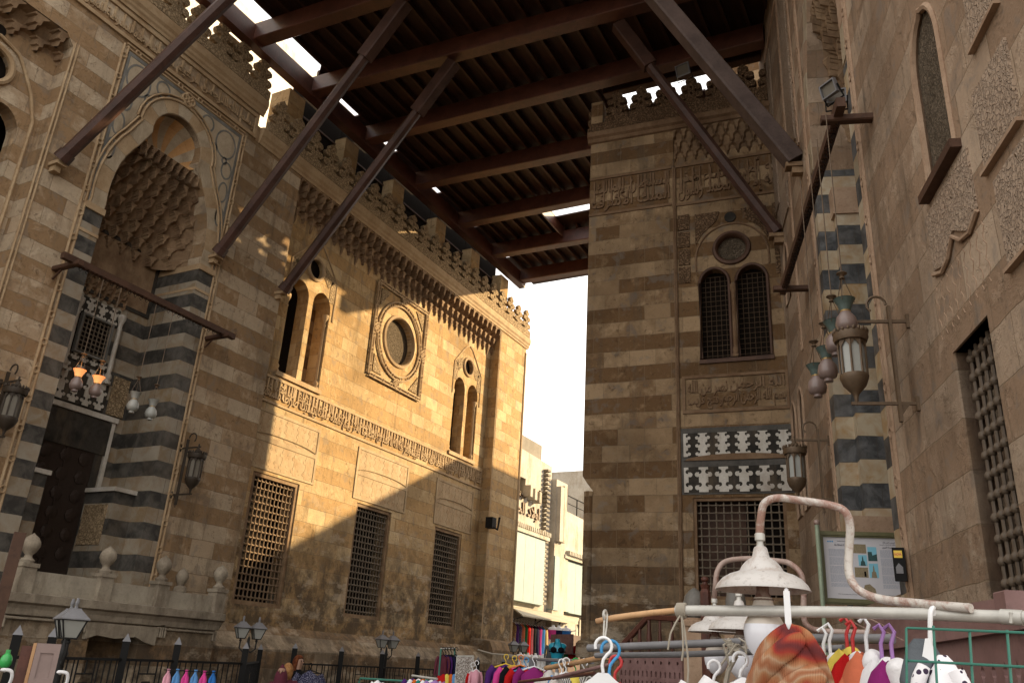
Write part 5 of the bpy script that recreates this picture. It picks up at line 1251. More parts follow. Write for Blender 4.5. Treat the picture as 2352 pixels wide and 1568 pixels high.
# ---------------------------------------------------------------- clothes racks along the railing
def pole(name,pts,r,mat,label,cat='pole',group=None,n=8):
    q=MB(); q.tube(pts,r,n); return tag(recenter(q.build(name,mat,smooth=True),pts[0]),label,cat,group)
a=at_dist(1013,1489,14.5); b=at_dist(1045,1488,15.0)
rk=thing('clothes_rack',(a.x,a.y,0),'tall green-legged rack of small dark clothes right of the twin lamp','rack'); q=MB(); q.tube([(a.x,a.y,0),(a.x,a.y,a.z)],.015,6); q.tube([(b.x,b.y,0),(b.x,b.y,b.z)],.015,6); q.build('rack_legs',M['leafgreen'],rk)
q=MB(); q.tube([a,b],.014,6); q.build('rack_bar',M['galv'],rk)
fc=toC(a)
for i,(px,c,w_,h_,nm,lb) in enumerate(((1018,'maroon',.20,.40,'maroon','maroon small top at the left end of the tall rack'),(1024,'purple',.20,.42,'purple','purple small top second on the tall rack'),(1031,'navy',.20,.42,'navy','navy small top in the middle of the tall rack'),(1038,'black',.22,.46,'black','black small top beside the grey trousers'),(1047,'grey',.26,.62,'grey','grey garment with two hanging legs at the right of the tall rack'))):
    p=at_dist(px,1503,14.6+.05*i); hung('small_garment',p,fc,w_,h_,M['c_'+c],lb,'small clothes on the tall rack',M['iron'],20+i)
for i,(px,c,lb) in enumerate(((1019,'red','red toy-like baby suit at the lower left of the tall rack'),(1027,'yellow','yellow baby suit on the lower bar of the tall rack'),(1036,'orange','orange baby suit on the lower bar of the tall rack'),(1044,'skyblue','pale blue baby suit at the lower right of the tall rack'))):
    p=at_dist(px,1546,14.3); hung('baby_suit',p,fc,.18,.5,M['c_'+c],lb,'baby suits under the tall rack',None,40+i)
a=at_dist(1050,1506,14.2); b=at_dist(1088,1506,14.2); br_=thing('trinket_rack',a,'narrow rack hung with a curtain of glittering strings beside the tall rack','rack'); q=MB(); q.tube([a,b],.014,6); q.build('rack_bar',M['galv'],br_)
q=MB(); q.tube([(a.x,a.y,0),a],.012,6); q.tube([(b.x,b.y,0),b],.012,6); q.build('rack_legs',M['galv'],br_)
q=MB(); d=b-a
for i in range(22):
    p=a+d*(i+.5)/22; L=random.uniform(.35,.6); q.tube([p,p-Z*L*.5+horiz(fc)*.01,p-Z*L],.008,4)
    for k in range(6): q.ball(p-Z*L*(k+1)/6+horiz(fc)*.01,.016,5,4)
q.build('glittering_strings',M['c_shiny'],br_)
p=at_dist(1094,1536,13.0); hung('baby_suit',p,toC(p),.17,.5,M['c_palepink'],'pink baby suit hanging alone right of the glittering strings','single garments by the railing',M['plastic_white'],61)
p=at_dist(1085,1540,13.3); hung('baby_suit',p,toC(p),.15,.5,M['c_red'],'narrow red baby suit behind the single pink one','single garments by the railing',M['plastic_white'],62)
a=at_dist(826,1556,11.5); b=at_dist(935,1563,10.5); pole('green_rail',[(a.x,a.y,0),a-Z*.04,a+(b-a)*.02,b,b+(b-a)*.6],.012,M['leafgreen'],'low green pipe rail in front of the black railing','rail')
for i,(px,py,c,lb) in enumerate(((832,1565,'black','small black garment at the left end of the green rail'),(868,1560,'white','small white bow-like garment on the green rail'),(845,1568,'grey','small grey garment between black and white on the green rail'))):
    p=at_dist(px,py,11); hung('small_garment',p,toC(p),.16,.4,M['c_'+c],lb,'small clothes on the green rail',None,70+i)
a=at_dist(947,1550,10.2); b=at_dist(1004,1558,9.8); pole('white_rail',[a,b],.012,M['galv'],'short pale rail above a row of baby tops','rail')
for i,(px,c,lb) in enumerate(((949,'purple','purple baby top at the left of the short pale rail'),(962,'white','white baby top second on the short pale rail'),(972,'orange','orange baby top on the short pale rail'),(981,'teal','teal baby top on the short pale rail'),(991,'white','white and grey baby top near the right of the pale rail'),(1000,'lilac','lilac baby top at the right end of the short pale rail'))):
    p=at_dist(px,1556+i*.8,10.1-.06*i); hung('baby_vest',p,toC(p),.22,.35,M['c_'+c],lb,'baby tops on the short pale rail',None,80+i)

# ---------------------------------------------------------------- T-shirt stall in the gap
a=at_dist(1100,1490,12.5); b=at_dist(1361,1519,8.5)
st=thing('market_stall',(a.x,a.y,0),'market stall frame of dark metal bars hung with bright T-shirts','stall')
a2=at_dist(1217,1512,11); q=MB(); q.tube([at_dist(1170,1507,12.2),a2,b],.018,6); q.build('crossbar',M['capgrey'],st)
u1=at_dist(1224,1512,10.9); q=MB(); q.beam((u1.x,u1.y,0),u1,.07,.07,up=(0,1,0)); q.build('upright',M['capgrey'],st)
q=MB(); q.tube([at_dist(1098,1491,13.5),at_dist(1130,1500,12.8),at_dist(1170,1503,12.2),at_dist(1300,1520,10)],.010,6); q.build('rope_line',M['rope'],st)
ts=[(1162,1524,'purple','purple','yellow','purple T-shirt with grey collar, leftmost at the bright T-shirt stall'),(1181,1528,'pink','hot pink','yellow','hot pink T-shirt on the market stall'),(1196,1527,'black','black','orange','black T-shirt on the market stall between pink and red'),(1208,1533,'red','red','blue','red T-shirt on the market stall behind the black one'),(1228,1530,'magenta','magenta','white','magenta T-shirt right of the metal upright')]
for i,(px,py,c,_,hc,lb) in enumerate(ts):
    p=at_dist(px,py,11.6-.25*i); hung('tshirt',p,toC(p)+Vector((-3,0,0)),.42,.62,M['c_'+c],lb,'bright T-shirts on the stall',M['plastic_'+hc],100+i,'T-shirt')
for i,(px,py,dd,lb) in enumerate(((1263,1534,9.2,'small grey enamel lamp shade, upper one of the pair at bottom centre'),(1279,1549,7.4,'small grey enamel lamp shade, lower one of the pair at bottom centre'))):
    p=at_dist(px,py,dd); t=thing('lamp_shade',p,lb,'lamp','grey enamel shades low over the stalls'); q=MB(); q.lathe(p,[(.02,.02),(.025,-.02),(.06,-.05),(.07,-.08),(.13,-.11),(.165,-.15),(.16,-.152),(.12,-.115),(.05,-.08)],20); q.build('shade',M['enamel'],t,smooth=True); q=MB(); q.lathe(p,[(0,.05),(.016,.04),(.016,.0)],8); q.build('fitting',M['capgrey'],t)
for i,(p0,p1,r_,m_,lb) in enumerate((((1254,1533,8.5),(1395,1507,7.0),.022,'rawwood','pale board bound with green tape across the bottom centre'),((1192,1565,8.5),(1365,1545,6.5),.014,'railwood','brown stick low across the bottom centre'),((1270,1556,6.5),(1405,1524,6.0),.013,'stallwood','thin plum stick just above the zigzag cloths'))):
    pole('wooden_stick',[at_dist(*p0),at_dist(*p1)],r_,M[m_],lb,'stick','sticks across the lower stalls')
for i,(px,c,lb) in enumerate(((1300,'c_zig','zigzag-patterned cloth left of the yellow one'),(1322,'c_yellow','yellow cloth between two zigzag cloths'),(1342,'c_zig','zigzag-patterned cloth right of the yellow one'),(1290,'c_skyblue','pale blue cloth at the left of the zigzag cloths'))):
    p=at_dist(px,1543+i,7.8); hung('folded_cloth',p,toC(p)+Vector((2,0,0)),.20,.4,M[c],lb,'patterned cloths on the near sticks',M['plastic_'+('white','green','white','white')[i]],120+i,'cloth')

# ---------------------------------------------------------------- dress stall at the end of the street
aw=thing('dress_stall',(-14.3,31,0),'shaded dress stall under a cream sloping awning at the foot of the cream building','stall')
def onx(X,px,py): 
    d=ray(px,py); return Vector((0,0,CAMZ))+d*(X/d.x)
q=MB(); c=[onx(-14.9,1174,1391),onx(-14.9,1330,1417),onx(-13.4,1326,1430),onx(-13.4,1200,1411)]
q.add(c+[p-Z*.05 for p in c],[(0,1,2,3),(7,6,5,4),(0,4,5,1),(1,5,6,2),(2,6,7,3),(3,7,4,0)]); M['awning']=plainstone('cream_awning_sheet',(.36,.31,.23),(.44,.39,.30),2,.7,.1,.2); q.build('awning',M['awning'],aw)
q=MB()
for t in (0,.33,.66,1): 
    A=c[3].lerp(c[2],t); B=c[0].lerp(c[1],t); q.tube([A-Z*.06,B-Z*.5],.025,5); q.tube([B-Z*.1,Vector((B.x,B.y,0))],.03,5)
q.build('awning_frame',M['iron'],aw)
q=MB(); q.box(FW,-14.9,-14.6,0,3.0,-36,-28.5); q.build('back_board',M['darkwood'],aw)
q=MB(); q.box(FW,-14.6,-13.2,.0,.9,-36,-28.2); q.build('counter',M['darkwood'],aw)
dr_=[('c_leopard','leopard-print dress'),('c_purple','dark purple dress'),('c_dots','speckled grey dress'),('c_coral','coral dress'),('c_green','green dress'),('c_red','red dress'),('c_maroon','maroon dress'),('c_black','first black dress'),('c_navy','navy dress'),('c_magenta','magenta dress'),('c_blue','blue dress'),('c_tan','tan dress')]
for i,(m_,nm) in enumerate(dr_):
    px=1178+i*6.6; p=onx(-14.1,px,1427+i*.9); lb=nm+(' at the left end of the row under the awning' if i==0 else ' at the right end of the row under the awning' if i==11 else ' in the row under the cream awning, after the '+dr_[i-1][1].replace('first ',''))
    if i==8: lb='navy dress in the row under the cream awning, left of the magenta one'
    hung('hanging_dress',p,(1,-.9,0),.34,1.45,M[m_],lb,'dresses hung under the awning',M['plastic_white'],140+i,'dress',sleeves=False,dress=True)
def bust(p,facing,s,mat,t):
    n=horiz(facing); u=Vector((-n.y,n.x,0)); f=Frame(p,u,n); q=MB()
    prof=[(0,.05,.04),(.04,.055,.05),(.07,.06,.055),(.10,.17,.07),(.14,.205,.09),(.22,.18,.12),(.30,.16,.13),(.42,.125,.10),(.52,.14,.11),(.60,.17,.12)]
    q.grid(lambda i,j:(lambda k:f.P(math.cos(2*math.pi*i)*s*(prof[int(k)][1]+(prof[min(int(k)+1,9)][1]-prof[int(k)][1])*(k-int(k))),-s*(prof[int(k)][0]+(prof[min(int(k)+1,9)][0]-prof[int(k)][0])*(k-int(k))),math.sin(2*math.pi*i)*s*(prof[int(k)][2]+(prof[min(int(k)+1,9)][2]-prof[int(k)][2])*(k-int(k)))))(j*9),20,27)
    q.lathe(f.P(0,0,0),[(0,.005),(s*.05,.0)],12); q.build('torso',mat,t,smooth=True); return f
M['bluetorso']=flat('turquoise_plastic',(.02,.36,.52),.35,.5,0,.05)
p=at_dist(1281,1466,20); t=thing('mannequin_torso',p,'turquoise mannequin torso wearing a black bikini top','mannequin'); f=bust(p,toC(p),1.0,M['bluetorso'],t)
q=MB(); 
for sg in (-1,1): q.ball(f.P(sg*.085,-.24,.115),.075,10,8,(1,1,.9)); q.tube([f.P(sg*.09,-.18,.13),f.P(sg*.06,-.06,.075)],.007,5)
q.tube([f.P(-.19,-.27,.03),f.P(-.09,-.285,.15),f.P(.09,-.285,.15),f.P(.19,-.27,.03)],.012,5); q.build('bikini_top',M['c_black'],t,smooth=True)
q=MB(); q.tube([p-Z*.55,Vector((p.x,p.y,0))],.03,6); q.build('stand',M['iron'],t)
wb_=['white mannequin torso at the left end of the low row under the dresses','pale torso second in the low row under the dresses','pale torso third in the low row under the dresses','pale torso below the green dress','pale torso below the navy dress','pale torso right of the middle of the low row','pale torso second from the right of the low row','pale torso at the right end of the low row beside the turquoise one']
for i in range(8):
    p=at_dist(1196+i*8.6,1497+(i%2)*3+i*.6,24-.2*i); t=thing('mannequin_torso',p,wb_[i],'mannequin','pale torsos in the low row'); bust(p,toC(p),.55,M['plastic_white'],t); q=MB(); q.tube([p-Z*.33,Vector((p.x,p.y,0))],.02,5); q.build('stand',M['iron'],t)
for i,px in enumerate((1271,1284,1300)):
    p=at_dist(px,1434+i,29); t=thing('mannequin_torso',p,('white torso in a pink top at the upper left above the crate','white torso with navy top, middle of the three above the crate','white torso with blue print top, right of the three above the crate')[i],'mannequin','white torsos above the crate'); f=bust(p,toC(p),.85,M['plastic_white'],t)
    q=MB(); q.grid(lambda a,b:f.P(math.cos(2*math.pi*a)*(.185-.05*b),-.16-.3*b,math.sin(2*math.pi*a)*(.125-.01*b)),16,4); q.build('top',M[('c_pink','c_navy','c_blue')[i]],t,smooth=True)
    q=MB(); q.tube([p-Z*.5,Vector((p.x,p.y,1.2))],.02,5); q.build('stand',M['iron'],t)
a=at_dist(1267,1456,21.5); b=at_dist(1316,1459,20.5); u=horiz(b-a); f=Frame((a.x,a.y,0),u,u.cross(Z)*1); L=(b-a).xy.length
zt=a.z; q=MB(); holes=[circle(L*(i+.5)/7,zt-.09-.12*r,.018,8) for i in range(7) for r in range(3)]; q.prism(f,rect(0,L,zt-.42,zt),-.02,.02,holes); q.box(f,0,L,zt-.44,zt-.42,-.3,.04)
tag(recenter(q.build('perforated_board',M['stallwood']),a),'dark brown board with rows of round holes above the turquoise torso','board')
for i,(px,c,lb) in enumerate(((1266,'grey','grey garment left of the turquoise torso'),(1303,'green','dark green garment right of the turquoise torso'),(1312,'red','red garment at the far right beside the tower edge'))):
    p=at_dist(px,1478,21); hung('small_garment',p,toC(p),.25,.5,M['c_'+c],lb,'clothes beside the turquoise torso',None,170+i)
# ================================================================ stair, posts and boards below the tower
def onf(px,py,d): return at_dist(px,py,d)
ST=thing('wooden_stair_rail',onground(1500,1500,11.5),'dark red wooden stair handrail with turned balusters below the tower','handrail')
a=onf(1412,1500,12.0); b=onf(1489,1416,11.6); c=onf(1582,1422,10.9)
q=MB(); q.beam(a,b,.06,.07,ch=.01); q.beam(b-(c-b)*.02,c,.06,.07,ch=.01); q.build('handrail',M['railwood'],ST)
def baluster(p,h,r=.022): 
    m=MB(); m.lathe(p-Z*h,[(r,0),(r,h*.12),(r*1.5,h*.2),(r*1.7,h*.3),(r*.8,h*.42),(r*.9,h*.5),(r*.8,h*.6),(r*1.5,h*.72),(r,h*.82),(r,h)],8); return m
for t in (.25,.5,.75): baluster(a.lerp(b,t),.75).build('baluster',M['railwood'],ST,smooth=True)
for t in (0.02,.3,.6,.92): baluster(b.lerp(c,t),.95,.026 if t in(.02,.92) else .018).build('baluster',M['railwood'],ST,smooth=True)
q=MB(); q.beam(a-Z*.8,b-Z*.95,.05,.12); q.beam(b-Z*.95,c-Z*.95,.05,.12); q.build('lower_rail',M['railwood'],ST)
p=onf(1619,1330,8.6); pw=thing('newel_post',(p.x,p.y,0),'varnished reddish wooden newel post with ball top behind the lamps','post')
q=MB(); q.lathe((p.x,p.y,0),[(.05,0),(.052,p.z-.12),(.035,p.z-.09),(.05,p.z-.05)],8); q.build('shaft',M['railwood'],pw); q=MB(); q.ball(p+Z*.0,.04,12,9,(1,1,.75)); q.lathe(p-Z*.06,[(.02,0),(.028,.02),(.02,.04)],10); q.build('ball_top',M['railwood'],pw,smooth=True)
for i,(px,py,d,lb,s_) in enumerate(((1595,1400,10.2,'grey marble stair post with fluted bulb top left of the red newel',1.0),(1690,1395,9.8,'grey marble post with bulb top half hidden behind the white lamps',.85))):
    p=onf(px,py,d); t=thing('marble_post',(p.x,p.y,0),lb,'post','marble posts of the stair')
    q=MB(); q.box(Frame((p.x,p.y,0),(1,0,0),(0,-1,0)),-.11,.11,0,p.z-.18,-.11,.11); q.lathe((p.x,p.y,p.z-.18),[(.15,0),(.15,.05),(.12,.07),(.12,.09)],14); q.build('pedestal',M['trimr'],t)
    q=MB(); q.lathe(p-Z*.10,[(.06,0),(.09,.03),(.125*s_,.10),(.13*s_,.17),(.11*s_,.25),(.06,.31),(.02,.34),(0,.35)],18); q.build('bulb_finial',M['grey_marble'],t,smooth=True)
a=onf(1425,1522,9.2); b=onf(1568,1508,8.4); u=horiz(b-a); f=Frame((a.x,a.y,0),u,u.cross(Z)); L=(b-a).xy.length; zt=(a.z+b.z)/2+.06
star=lambda x,y,r:[(x+(r if k%2 else r*.6)*math.cos(math.pi*k/8),y+(r if k%2 else r*.6)*math.sin(math.pi*k/8)) for k in range(16)]
holes=[star(L*(i+.5)/8,zt-.08,.022) for i in range(8)]+[arch(L*(i+.5)/14-.013,L*(i+.5)/14+.013,zt-.21,zt-.155,6,.4) for i in range(14)]+[arch(L*(i+.5)/14-.013,L*(i+.5)/14+.013,zt-.30,zt-.245,6,.4) for i in range(14)]
q=MB(); q.prism(f,rect(0,L,zt-.36,zt),-.012,.012,holes); tag(recenter(q.build('pierced_board',M['stallwood']),a),'plum-brown stall board pierced with stars and small arches below the tower','board')

# ================================================================ information board
IB=thing('information_board',onground(1960,1290,11.4),'framed information sheet about the monument, in a green frame by the right portal','sign')
tl=onf(1889,1228,11.4); u=horiz(onf(2048,1228,11.55)-tl); f=Frame(tl,u,u.cross(Z)); Wb,Hb=.98,.80
q=MB(); q.prism(f,rect(-.07,Wb+.07,-Hb-.03,.05),-.04,.02,[rect(0,Wb,-Hb+.04,-.02)]); q.prism(f,rect(-.05,Wb+.05,-Hb-.01,.03),.02,.035,[rect(-.02,Wb+.02,-Hb+.02,0)]); q.build('frame',M['frame_green'],IB)
q=MB(); q.box(f,0,Wb,-Hb+.04,-.02,-.02,-.005); sheet=q.build('paper_sheet',M['paper'],IB)
q=MB(); text_into(q,f,'Supreme Council of Antiquities',.17,.34,-.075,-.06,-.004,-.002,False); text_into(q,f,'المجلس الأعلى للآثار',.70,.84,-.085,-.06,-.004,-.002)
text_into(q,f,'قطاع الآثار الإسلامية و القبطية',.66,.88,-.11,-.092,-.004,-.002); text_into(q,f,'Al-Ghuri Complex',.13,.34,-.135,-.10,-.004,-.002,False,bold=.01); text_into(q,f,'مجموعة الغوري',.69,.83,-.15,-.12,-.004,-.002,bold=.01)
text_into(q,f,'With the compliments of Rotary Club',.13,.38,-.712,-.70,-.004,-.002,False); text_into(q,f,'هدية من نادي روتاري الجيزة متروبوليتان',.60,.88,-.712,-.695,-.004,-.002)
q.build('heading_lettering',M['inkdark'],sheet)
q=MB()
for blk,(a0,a1) in enumerate(((.06,.33),(.66,.90))):
    y=-.17; k=0
    while y>-.62:
        if k%9!=8: 
            x=a0
            while x<a1-.01: L_=random.uniform(.012,.035); q.box(f,x,min(x+L_,a1),y,y+.0035,-.004,-.003); x+=L_+.006
        y-=.0115; k+=1
q.build('body_text',M['ink'],sheet)
q=MB()
for x in (.06,.085,.11): q.prism(f,circle(x,-.075,.010,10),-.004,-.003)
for x in (.87,.895,.92): q.prism(f,circle(x,-.088,.010,10),-.004,-.003)
q.build('blue_emblem',M['plastic_blue'],sheet)
M['sky_pic']=flat('printed_sky',(.22,.50,.62),.7,.1,0,.05); M['pic_tan']=flat('printed_stone',(.30,.24,.15),.7,.1,0,.6,60); M['pic_green']=flat('printed_dark_building',(.05,.10,.10),.7,.1,0,.4,60)
for (a0,a1,b0,b1,m_,fg,sh) in ((.345,.50,-.21,-.10,'pic_tan',None,0),(.515,.62,-.30,-.13,'sky_pic','pic_green',1),(.40,.50,-.36,-.23,'sky_pic','pic_green',2),(.345,.50,-.50,-.38,'pic_tan','dark',3),(.515,.62,-.50,-.33,'sky_pic','pic_tan',2),(.42,.59,-.685,-.55,'paper','pic_tan',4)):
    q=MB(); q.box(f,a0,a1,b0,b1,-.0045,-.0025); pc=q.build('printed_photo',M[m_],sheet)
    if fg:
        q=MB(); w_=a1-a0; h_=b1-b0; m_x=(a0+a1)/2
        P={1:[(a0,b0),(a1,b0),(a1,b0+h_*.5),(a0+w_*.5,b0+h_*.4),(a0+w_*.45,b0+h_*.65),(a0,b0+h_*.65)],2:[(m_x-w_*.3,b0),(m_x+w_*.3,b0),(m_x+w_*.22,b0+h_*.4),(m_x+w_*.1,b0+h_*.45),(m_x+w_*.06,b0+h_*.75),(m_x,b0+h_*.92),(m_x-w_*.06,b0+h_*.75),(m_x-w_*.1,b0+h_*.45),(m_x-w_*.22,b0+h_*.4)],3:[(a0+w_*.7,b0+.01),(a0+w_*.85,b0+.01),(a0+w_*.85,b0+h_*.6),(a0+w_*.7,b0+h_*.6)],4:[(a0,b0),(a1-w_*.1,b0),(a1-w_*.15,b0+h_*.4),(m_x,b0+h_*.8),(a0+w_*.15,b0+h_*.7)]}[sh]
        q.prism(f,P,-.0025,-.0015); q.build('picture_detail',M[fg],pc)
q=MB(); q.prism(f,circle(.52,-.715,.022,20),-.004,-.003,[circle(.52,-.715,.016,16)]); q.build('round_emblem',M['gold'],sheet)
pb=onf(1876,1205,11.3); q=MB(); q.tube([(pb.x,pb.y,0),pb],.028,10); ft=q.build('green_pole',M['greenpaint'],IB,smooth=True); q=MB(); q.ball(pb+Z*.03,.04,12,8); q.build('ball_cap',M['flaky2'],ft,smooth=True)
# dark box with stickers at the portal edge
fb=FR.sub(9.42,2.62,0); t=thing('utility_box',fb.P(0,0,.1),'narrow black wall box with a yellow and red sticker, right of the information board','box')
ff=Frame(on_frame(FR,2064,1292,.12),(RN-RT*.2)*1,-RT-RN*.35); q=MB(); q.box(ff,-.05,.06,-.17,.15,-.06,.0); q.build('box_body',M['iron'],t)
q=MB(); q.box(ff,-.035,.04,.05,.12,0,.004); stk=q.build('yellow_sticker',M['plastic_yellow'],t); q=MB(); text_into(q,ff,'NOVA',-.03,.035,.07,.095,.004,.006,False,bold=.02); q.build('red_lettering',M['plastic_red'],stk)
q=MB(); q.prism(ff,[(-.03,-.10),(.035,-.10),(.035,-.04),(.0,.0),(-.03,-.04)],0,.004); q.build('small_sticker',M['capgrey'],t)

# ================================================================ pipes, sticks and enamel lamps in the foreground
pole('metal_pipe',[onf(1553,1401,3.55),onf(1750,1402,3.45),onf(1950,1405,3.35),onf(2150,1410,3.28),onf(2312,1416,3.2),onf(2400,1419,3.16)],.0205,M['galv'],'thick pale metal pipe running across the right foreground','pipe','pale pipes over the right stall',14)
q=MB(); a=onf(2300,1415,3.2); b=onf(2350,1418,3.18); q.tube([a,b],.024,14); q.tube([onf(2322,1405,3.17),onf(2322,1430,3.17)],.006,6); tag(recenter(q.build('pipe_coupling',M['galv'],smooth=True),a),'coupling sleeve at the right end of the thick pale pipe','coupling')
pole('wooden_stick',[onf(1552,1401,3.55),onf(1500,1406,3.58),onf(1450,1412,3.6),onf(1410,1418,3.62),onf(1370,1426,3.65)],[.012,.012,.012,.013,.012],M['rawwood'],'pale stripped stick tied to the left end of the thick pipe','stick','sticks across the lower stalls')
q=MB(); a=onf(1545,1401,3.56); 
for k in range(7):
    c=onf(1558+k*2.6,1401,3.55-.002*k); q.tube([c+Vector((.0,math.cos(t)*.024,math.sin(t)*.026)) for t in [2*math.pi*j/10 for j in range(10)]],.006,5,closed=True)
for (dx,dy) in ((-28,60),(4,80),(16,130)):
    q.tube([onf(1565,1408,3.53),onf(1565+dx*.5,1412+dy*.3,3.50),onf(1565+dx*.9,1412+dy*.7,3.5),onf(1565+dx,1410+dy,3.5),onf(1562+dx,1416+dy*1.25,3.5)],.004,5)
tag(recenter(q.build('twine_binding',M['rope'],smooth=True),a),'frayed twine binding the stick to the thick pipe, ends hanging loose','twine','knots of twine on the pipes')
pole('metal_pipe',[onf(1351,1487,4.8),onf(1500,1481,4.6),onf(1706,1473,4.3)],.019,M['capgrey'],'upper of the two thin grey pipes left of the white lamps','pipe','thin grey pipes at the bottom',10)
pole('metal_pipe',[onf(1368,1504,4.9),onf(1560,1502,4.6),onf(1770,1494,4.3),onf(1937,1487,4.1)],.015,M['capgrey'],'lower of the two thin grey pipes left of the white lamps','pipe','thin grey pipes at the bottom',10)
pole('metal_pipe',[onf(1832,1465,4.0),onf(2053,1466,3.8)],.019,M['capgrey'],'grey pipe carrying the baby clothes hangers','pipe','thin grey pipes at the bottom',10)
q=MB(); a=onf(1690,1478,4.3)
for k in range(10):
    rr=random.Random(k); q.tube([a+Vector((rr.uniform(-.05,.05),rr.uniform(-.02,.02),rr.uniform(-.03,.04))),a+Vector((rr.uniform(-.06,.06),-.03,rr.uniform(-.05,.03))),a+Vector((rr.uniform(-.08,.06),-.02,rr.uniform(-.10,.0)))],.006,5)
q.tube([a-Z*.05,a-Z*.12+Vector((-.04,0,0)),a-Z*.2+Vector((-.06,0,0))],.012,6)
tag(recenter(q.build('twine_binding',M['rope'],smooth=True),a),'dark ragged knot of twine on the upper thin pipe behind the bulbs','twine','knots of twine on the pipes')

def smooth_path(P,n=6):
    P=[Vector(p) for p in P]; out=[]
    for i in range(len(P)-1):
        p0=P[max(i-1,0)];p1=P[i];p2=P[i+1];p3=P[min(i+2,len(P)-1)]
        for k in range(n):
            t=k/n; out.append(.5*((2*p1)+(-p0+p2)*t+(2*p0-5*p1+4*p2-p3)*t*t+(-p0+3*p1-3*p2+p3)*t*t*t))
    return out+[P[-1]]
def enamel_lamp(path_px, top, label, s, mat, pr=.014):
    top=Vector(top); t=thing('enamel_lamp',top,label,'lamp','white enamel lamps on bent pipes')
    if path_px: q=MB(); q.tube(smooth_path(path_px+[top+Z*.05*s]),pr,10); q.build('bent_pipe',mat,t,smooth=True)
    q=MB(); q.lathe(top,[(0,.075*s),(.014*s,.07*s),(.014*s,.05*s),(.020*s,.045*s),(.020*s,.02*s),(.013*s,.015*s),(.014*s,.0),(.024*s,-.01*s)],14); q.build('pipe_fitting',M['galv'],t,smooth=True)
    q=MB(); q.lathe(top,[(.022*s,-.006*s),(.026*s,-.012*s),(.034*s,-.045*s),(.040*s,-.05*s),(.058*s,-.062*s),(.074*s,-.080*s),(.084*s,-.098*s),(.094*s,-.104*s),(.125*s,-.114*s),(.152*s,-.130*s),(.172*s,-.152*s),(.180*s,-.168*s),(.181*s,-.174*s),(.174*s,-.170*s),(.150*s,-.140*s),(.12*s,-.124*s),(.08*s,-.11*s),(.03*s,-.07*s)],40); q.build('enamel_shade',M['enamel'],t,smooth=True)
    q=MB(); q.lathe(top,[(.045*s,-.10*s),(.045*s,-.135*s),(.026*s,-.14*s),(.024*s,-.18*s),(.035*s,-.205*s),(.045*s,-.21*s)],16); q.build('socket',M['flaky2'],t,smooth=True)
    q=MB(); q.lathe(top,[(.0,-.198*s),(.034*s,-.20*s),(.038*s,-.22*s),(.052*s,-.255*s),(.068*s,-.285*s),(.076*s,-.30*s)],28); q.build('bulb_neck',M['milkd'],t,smooth=True)
    q=MB(); q.lathe(top,[(.076*s,-.30*s),(.079*s,-.32*s),(.078*s,-.345*s),(.071*s,-.375*s),(.056*s,-.402*s),(.036*s,-.425*s),(.015*s,-.438*s),(0,-.441*s)],28); q.build('bulb_globe',M['milk'],t,smooth=True)
    return t
d0=3.55
path=[onf(2230,1396,3.2),onf(2120,1386,3.3),onf(2020,1374,3.4),onf(1970,1352,3.45),onf(1950,1315,3.48),onf(1950,1262,3.5),onf(1952,1205,3.5),onf(1938,1172,3.5),onf(1900,1158,3.52),onf(1840,1149,3.55),onf(1785,1143,3.55),onf(1756,1155,3.55),onf(1748,1185,3.55)]
enamel_lamp(path,onf(1746,1252,3.55),'large white enamel lamp with milky bulb, nearest of the bent-pipe lamps',1.0,M['flaky'],.0155)
path=[onf(2000,1452,5.0),onf(1900,1449,5.1),onf(1860,1440,5.1),onf(1846,1415,5.1),onf(1846,1350,5.1),onf(1838,1315,5.1),onf(1815,1294,5.15),onf(1790,1288,5.2),onf(1720,1282,5.3),onf(1668,1288,5.4),onf(1648,1310,5.4),onf(1643,1345,5.4)]
enamel_lamp(path,onf(1641,1390,5.45),'smaller enamel lamp at the left of the group, bulb hanging lowest',.90,M['flaky2'],.016)
enamel_lamp(None,onf(1697,1376,5.0),'enamel lamp half hidden between the near and the left lamp',.95,M['flaky2'])

# ---------------------------------------------------------------- hangers and garments hung from the pipes
def plastic_hanger(p, facing, w, mat, label, group='empty plastic hangers', hook=.06, tag_=True):
    p=Vector(p); n=horiz(facing); u=Vector((-n.y,n.x,0)); f=Frame(p,u,n); t=thing('plastic_hanger',p,label,'hanger',group)
    q=MB(); hk=[(hook*.5*math.cos(rad(a)),hook*.5*math.sin(rad(a))) for a in range(200,-61,-20)]
    q.tube([f.P(x,y,0) for x,y in hk]+[f.P(.0,-hook*.75,0),f.P(-.004,-hook*1.1,0),f.P(0,-hook*1.5,0)],.0065,8); q.build('hook',mat,t,smooth=True)
    q=MB(); b=-hook*1.5; q.prism(f,[(-.02,b),(.02,b),(.05,b-.025),(w*.5,b-.075),(w*.5,b-.10),(.05,b-.11),(-.05,b-.11),(-w*.5,b-.10),(-w*.5,b-.075),(-.05,b-.025)],-.004,.004,[rect(-.035,.035,b-.075,b-.05)]); q.build('shoulder_bar',mat,t)
    return t
fc=toC(onf(1390,1480,3.6))
plastic_hanger(onf(1386,1483,3.5),fc,.26,M['plastic_white'],'large white plastic hanger on the end of the stripped stick',hook=.065)
plastic_hanger(onf(1402,1492,3.6),fc+Vector((.9,0,0)),.22,M['plastic_blue'],'blue plastic hanger behind the large white one',hook=.075)
plastic_hanger(onf(1414,1520,3.7),fc+Vector((-.9,0,0)),.18,M['plastic_red'],'red plastic hanger half hidden behind the white and blue hangers',hook=.05)
q=MB(); a=onf(1390,1412,3.62)
for dx in (0,6): q.tube([onf(1389+dx,1410,3.62),onf(1387+dx,1440,3.6),onf(1386+dx*.5,1468,3.55)],.0035,5)
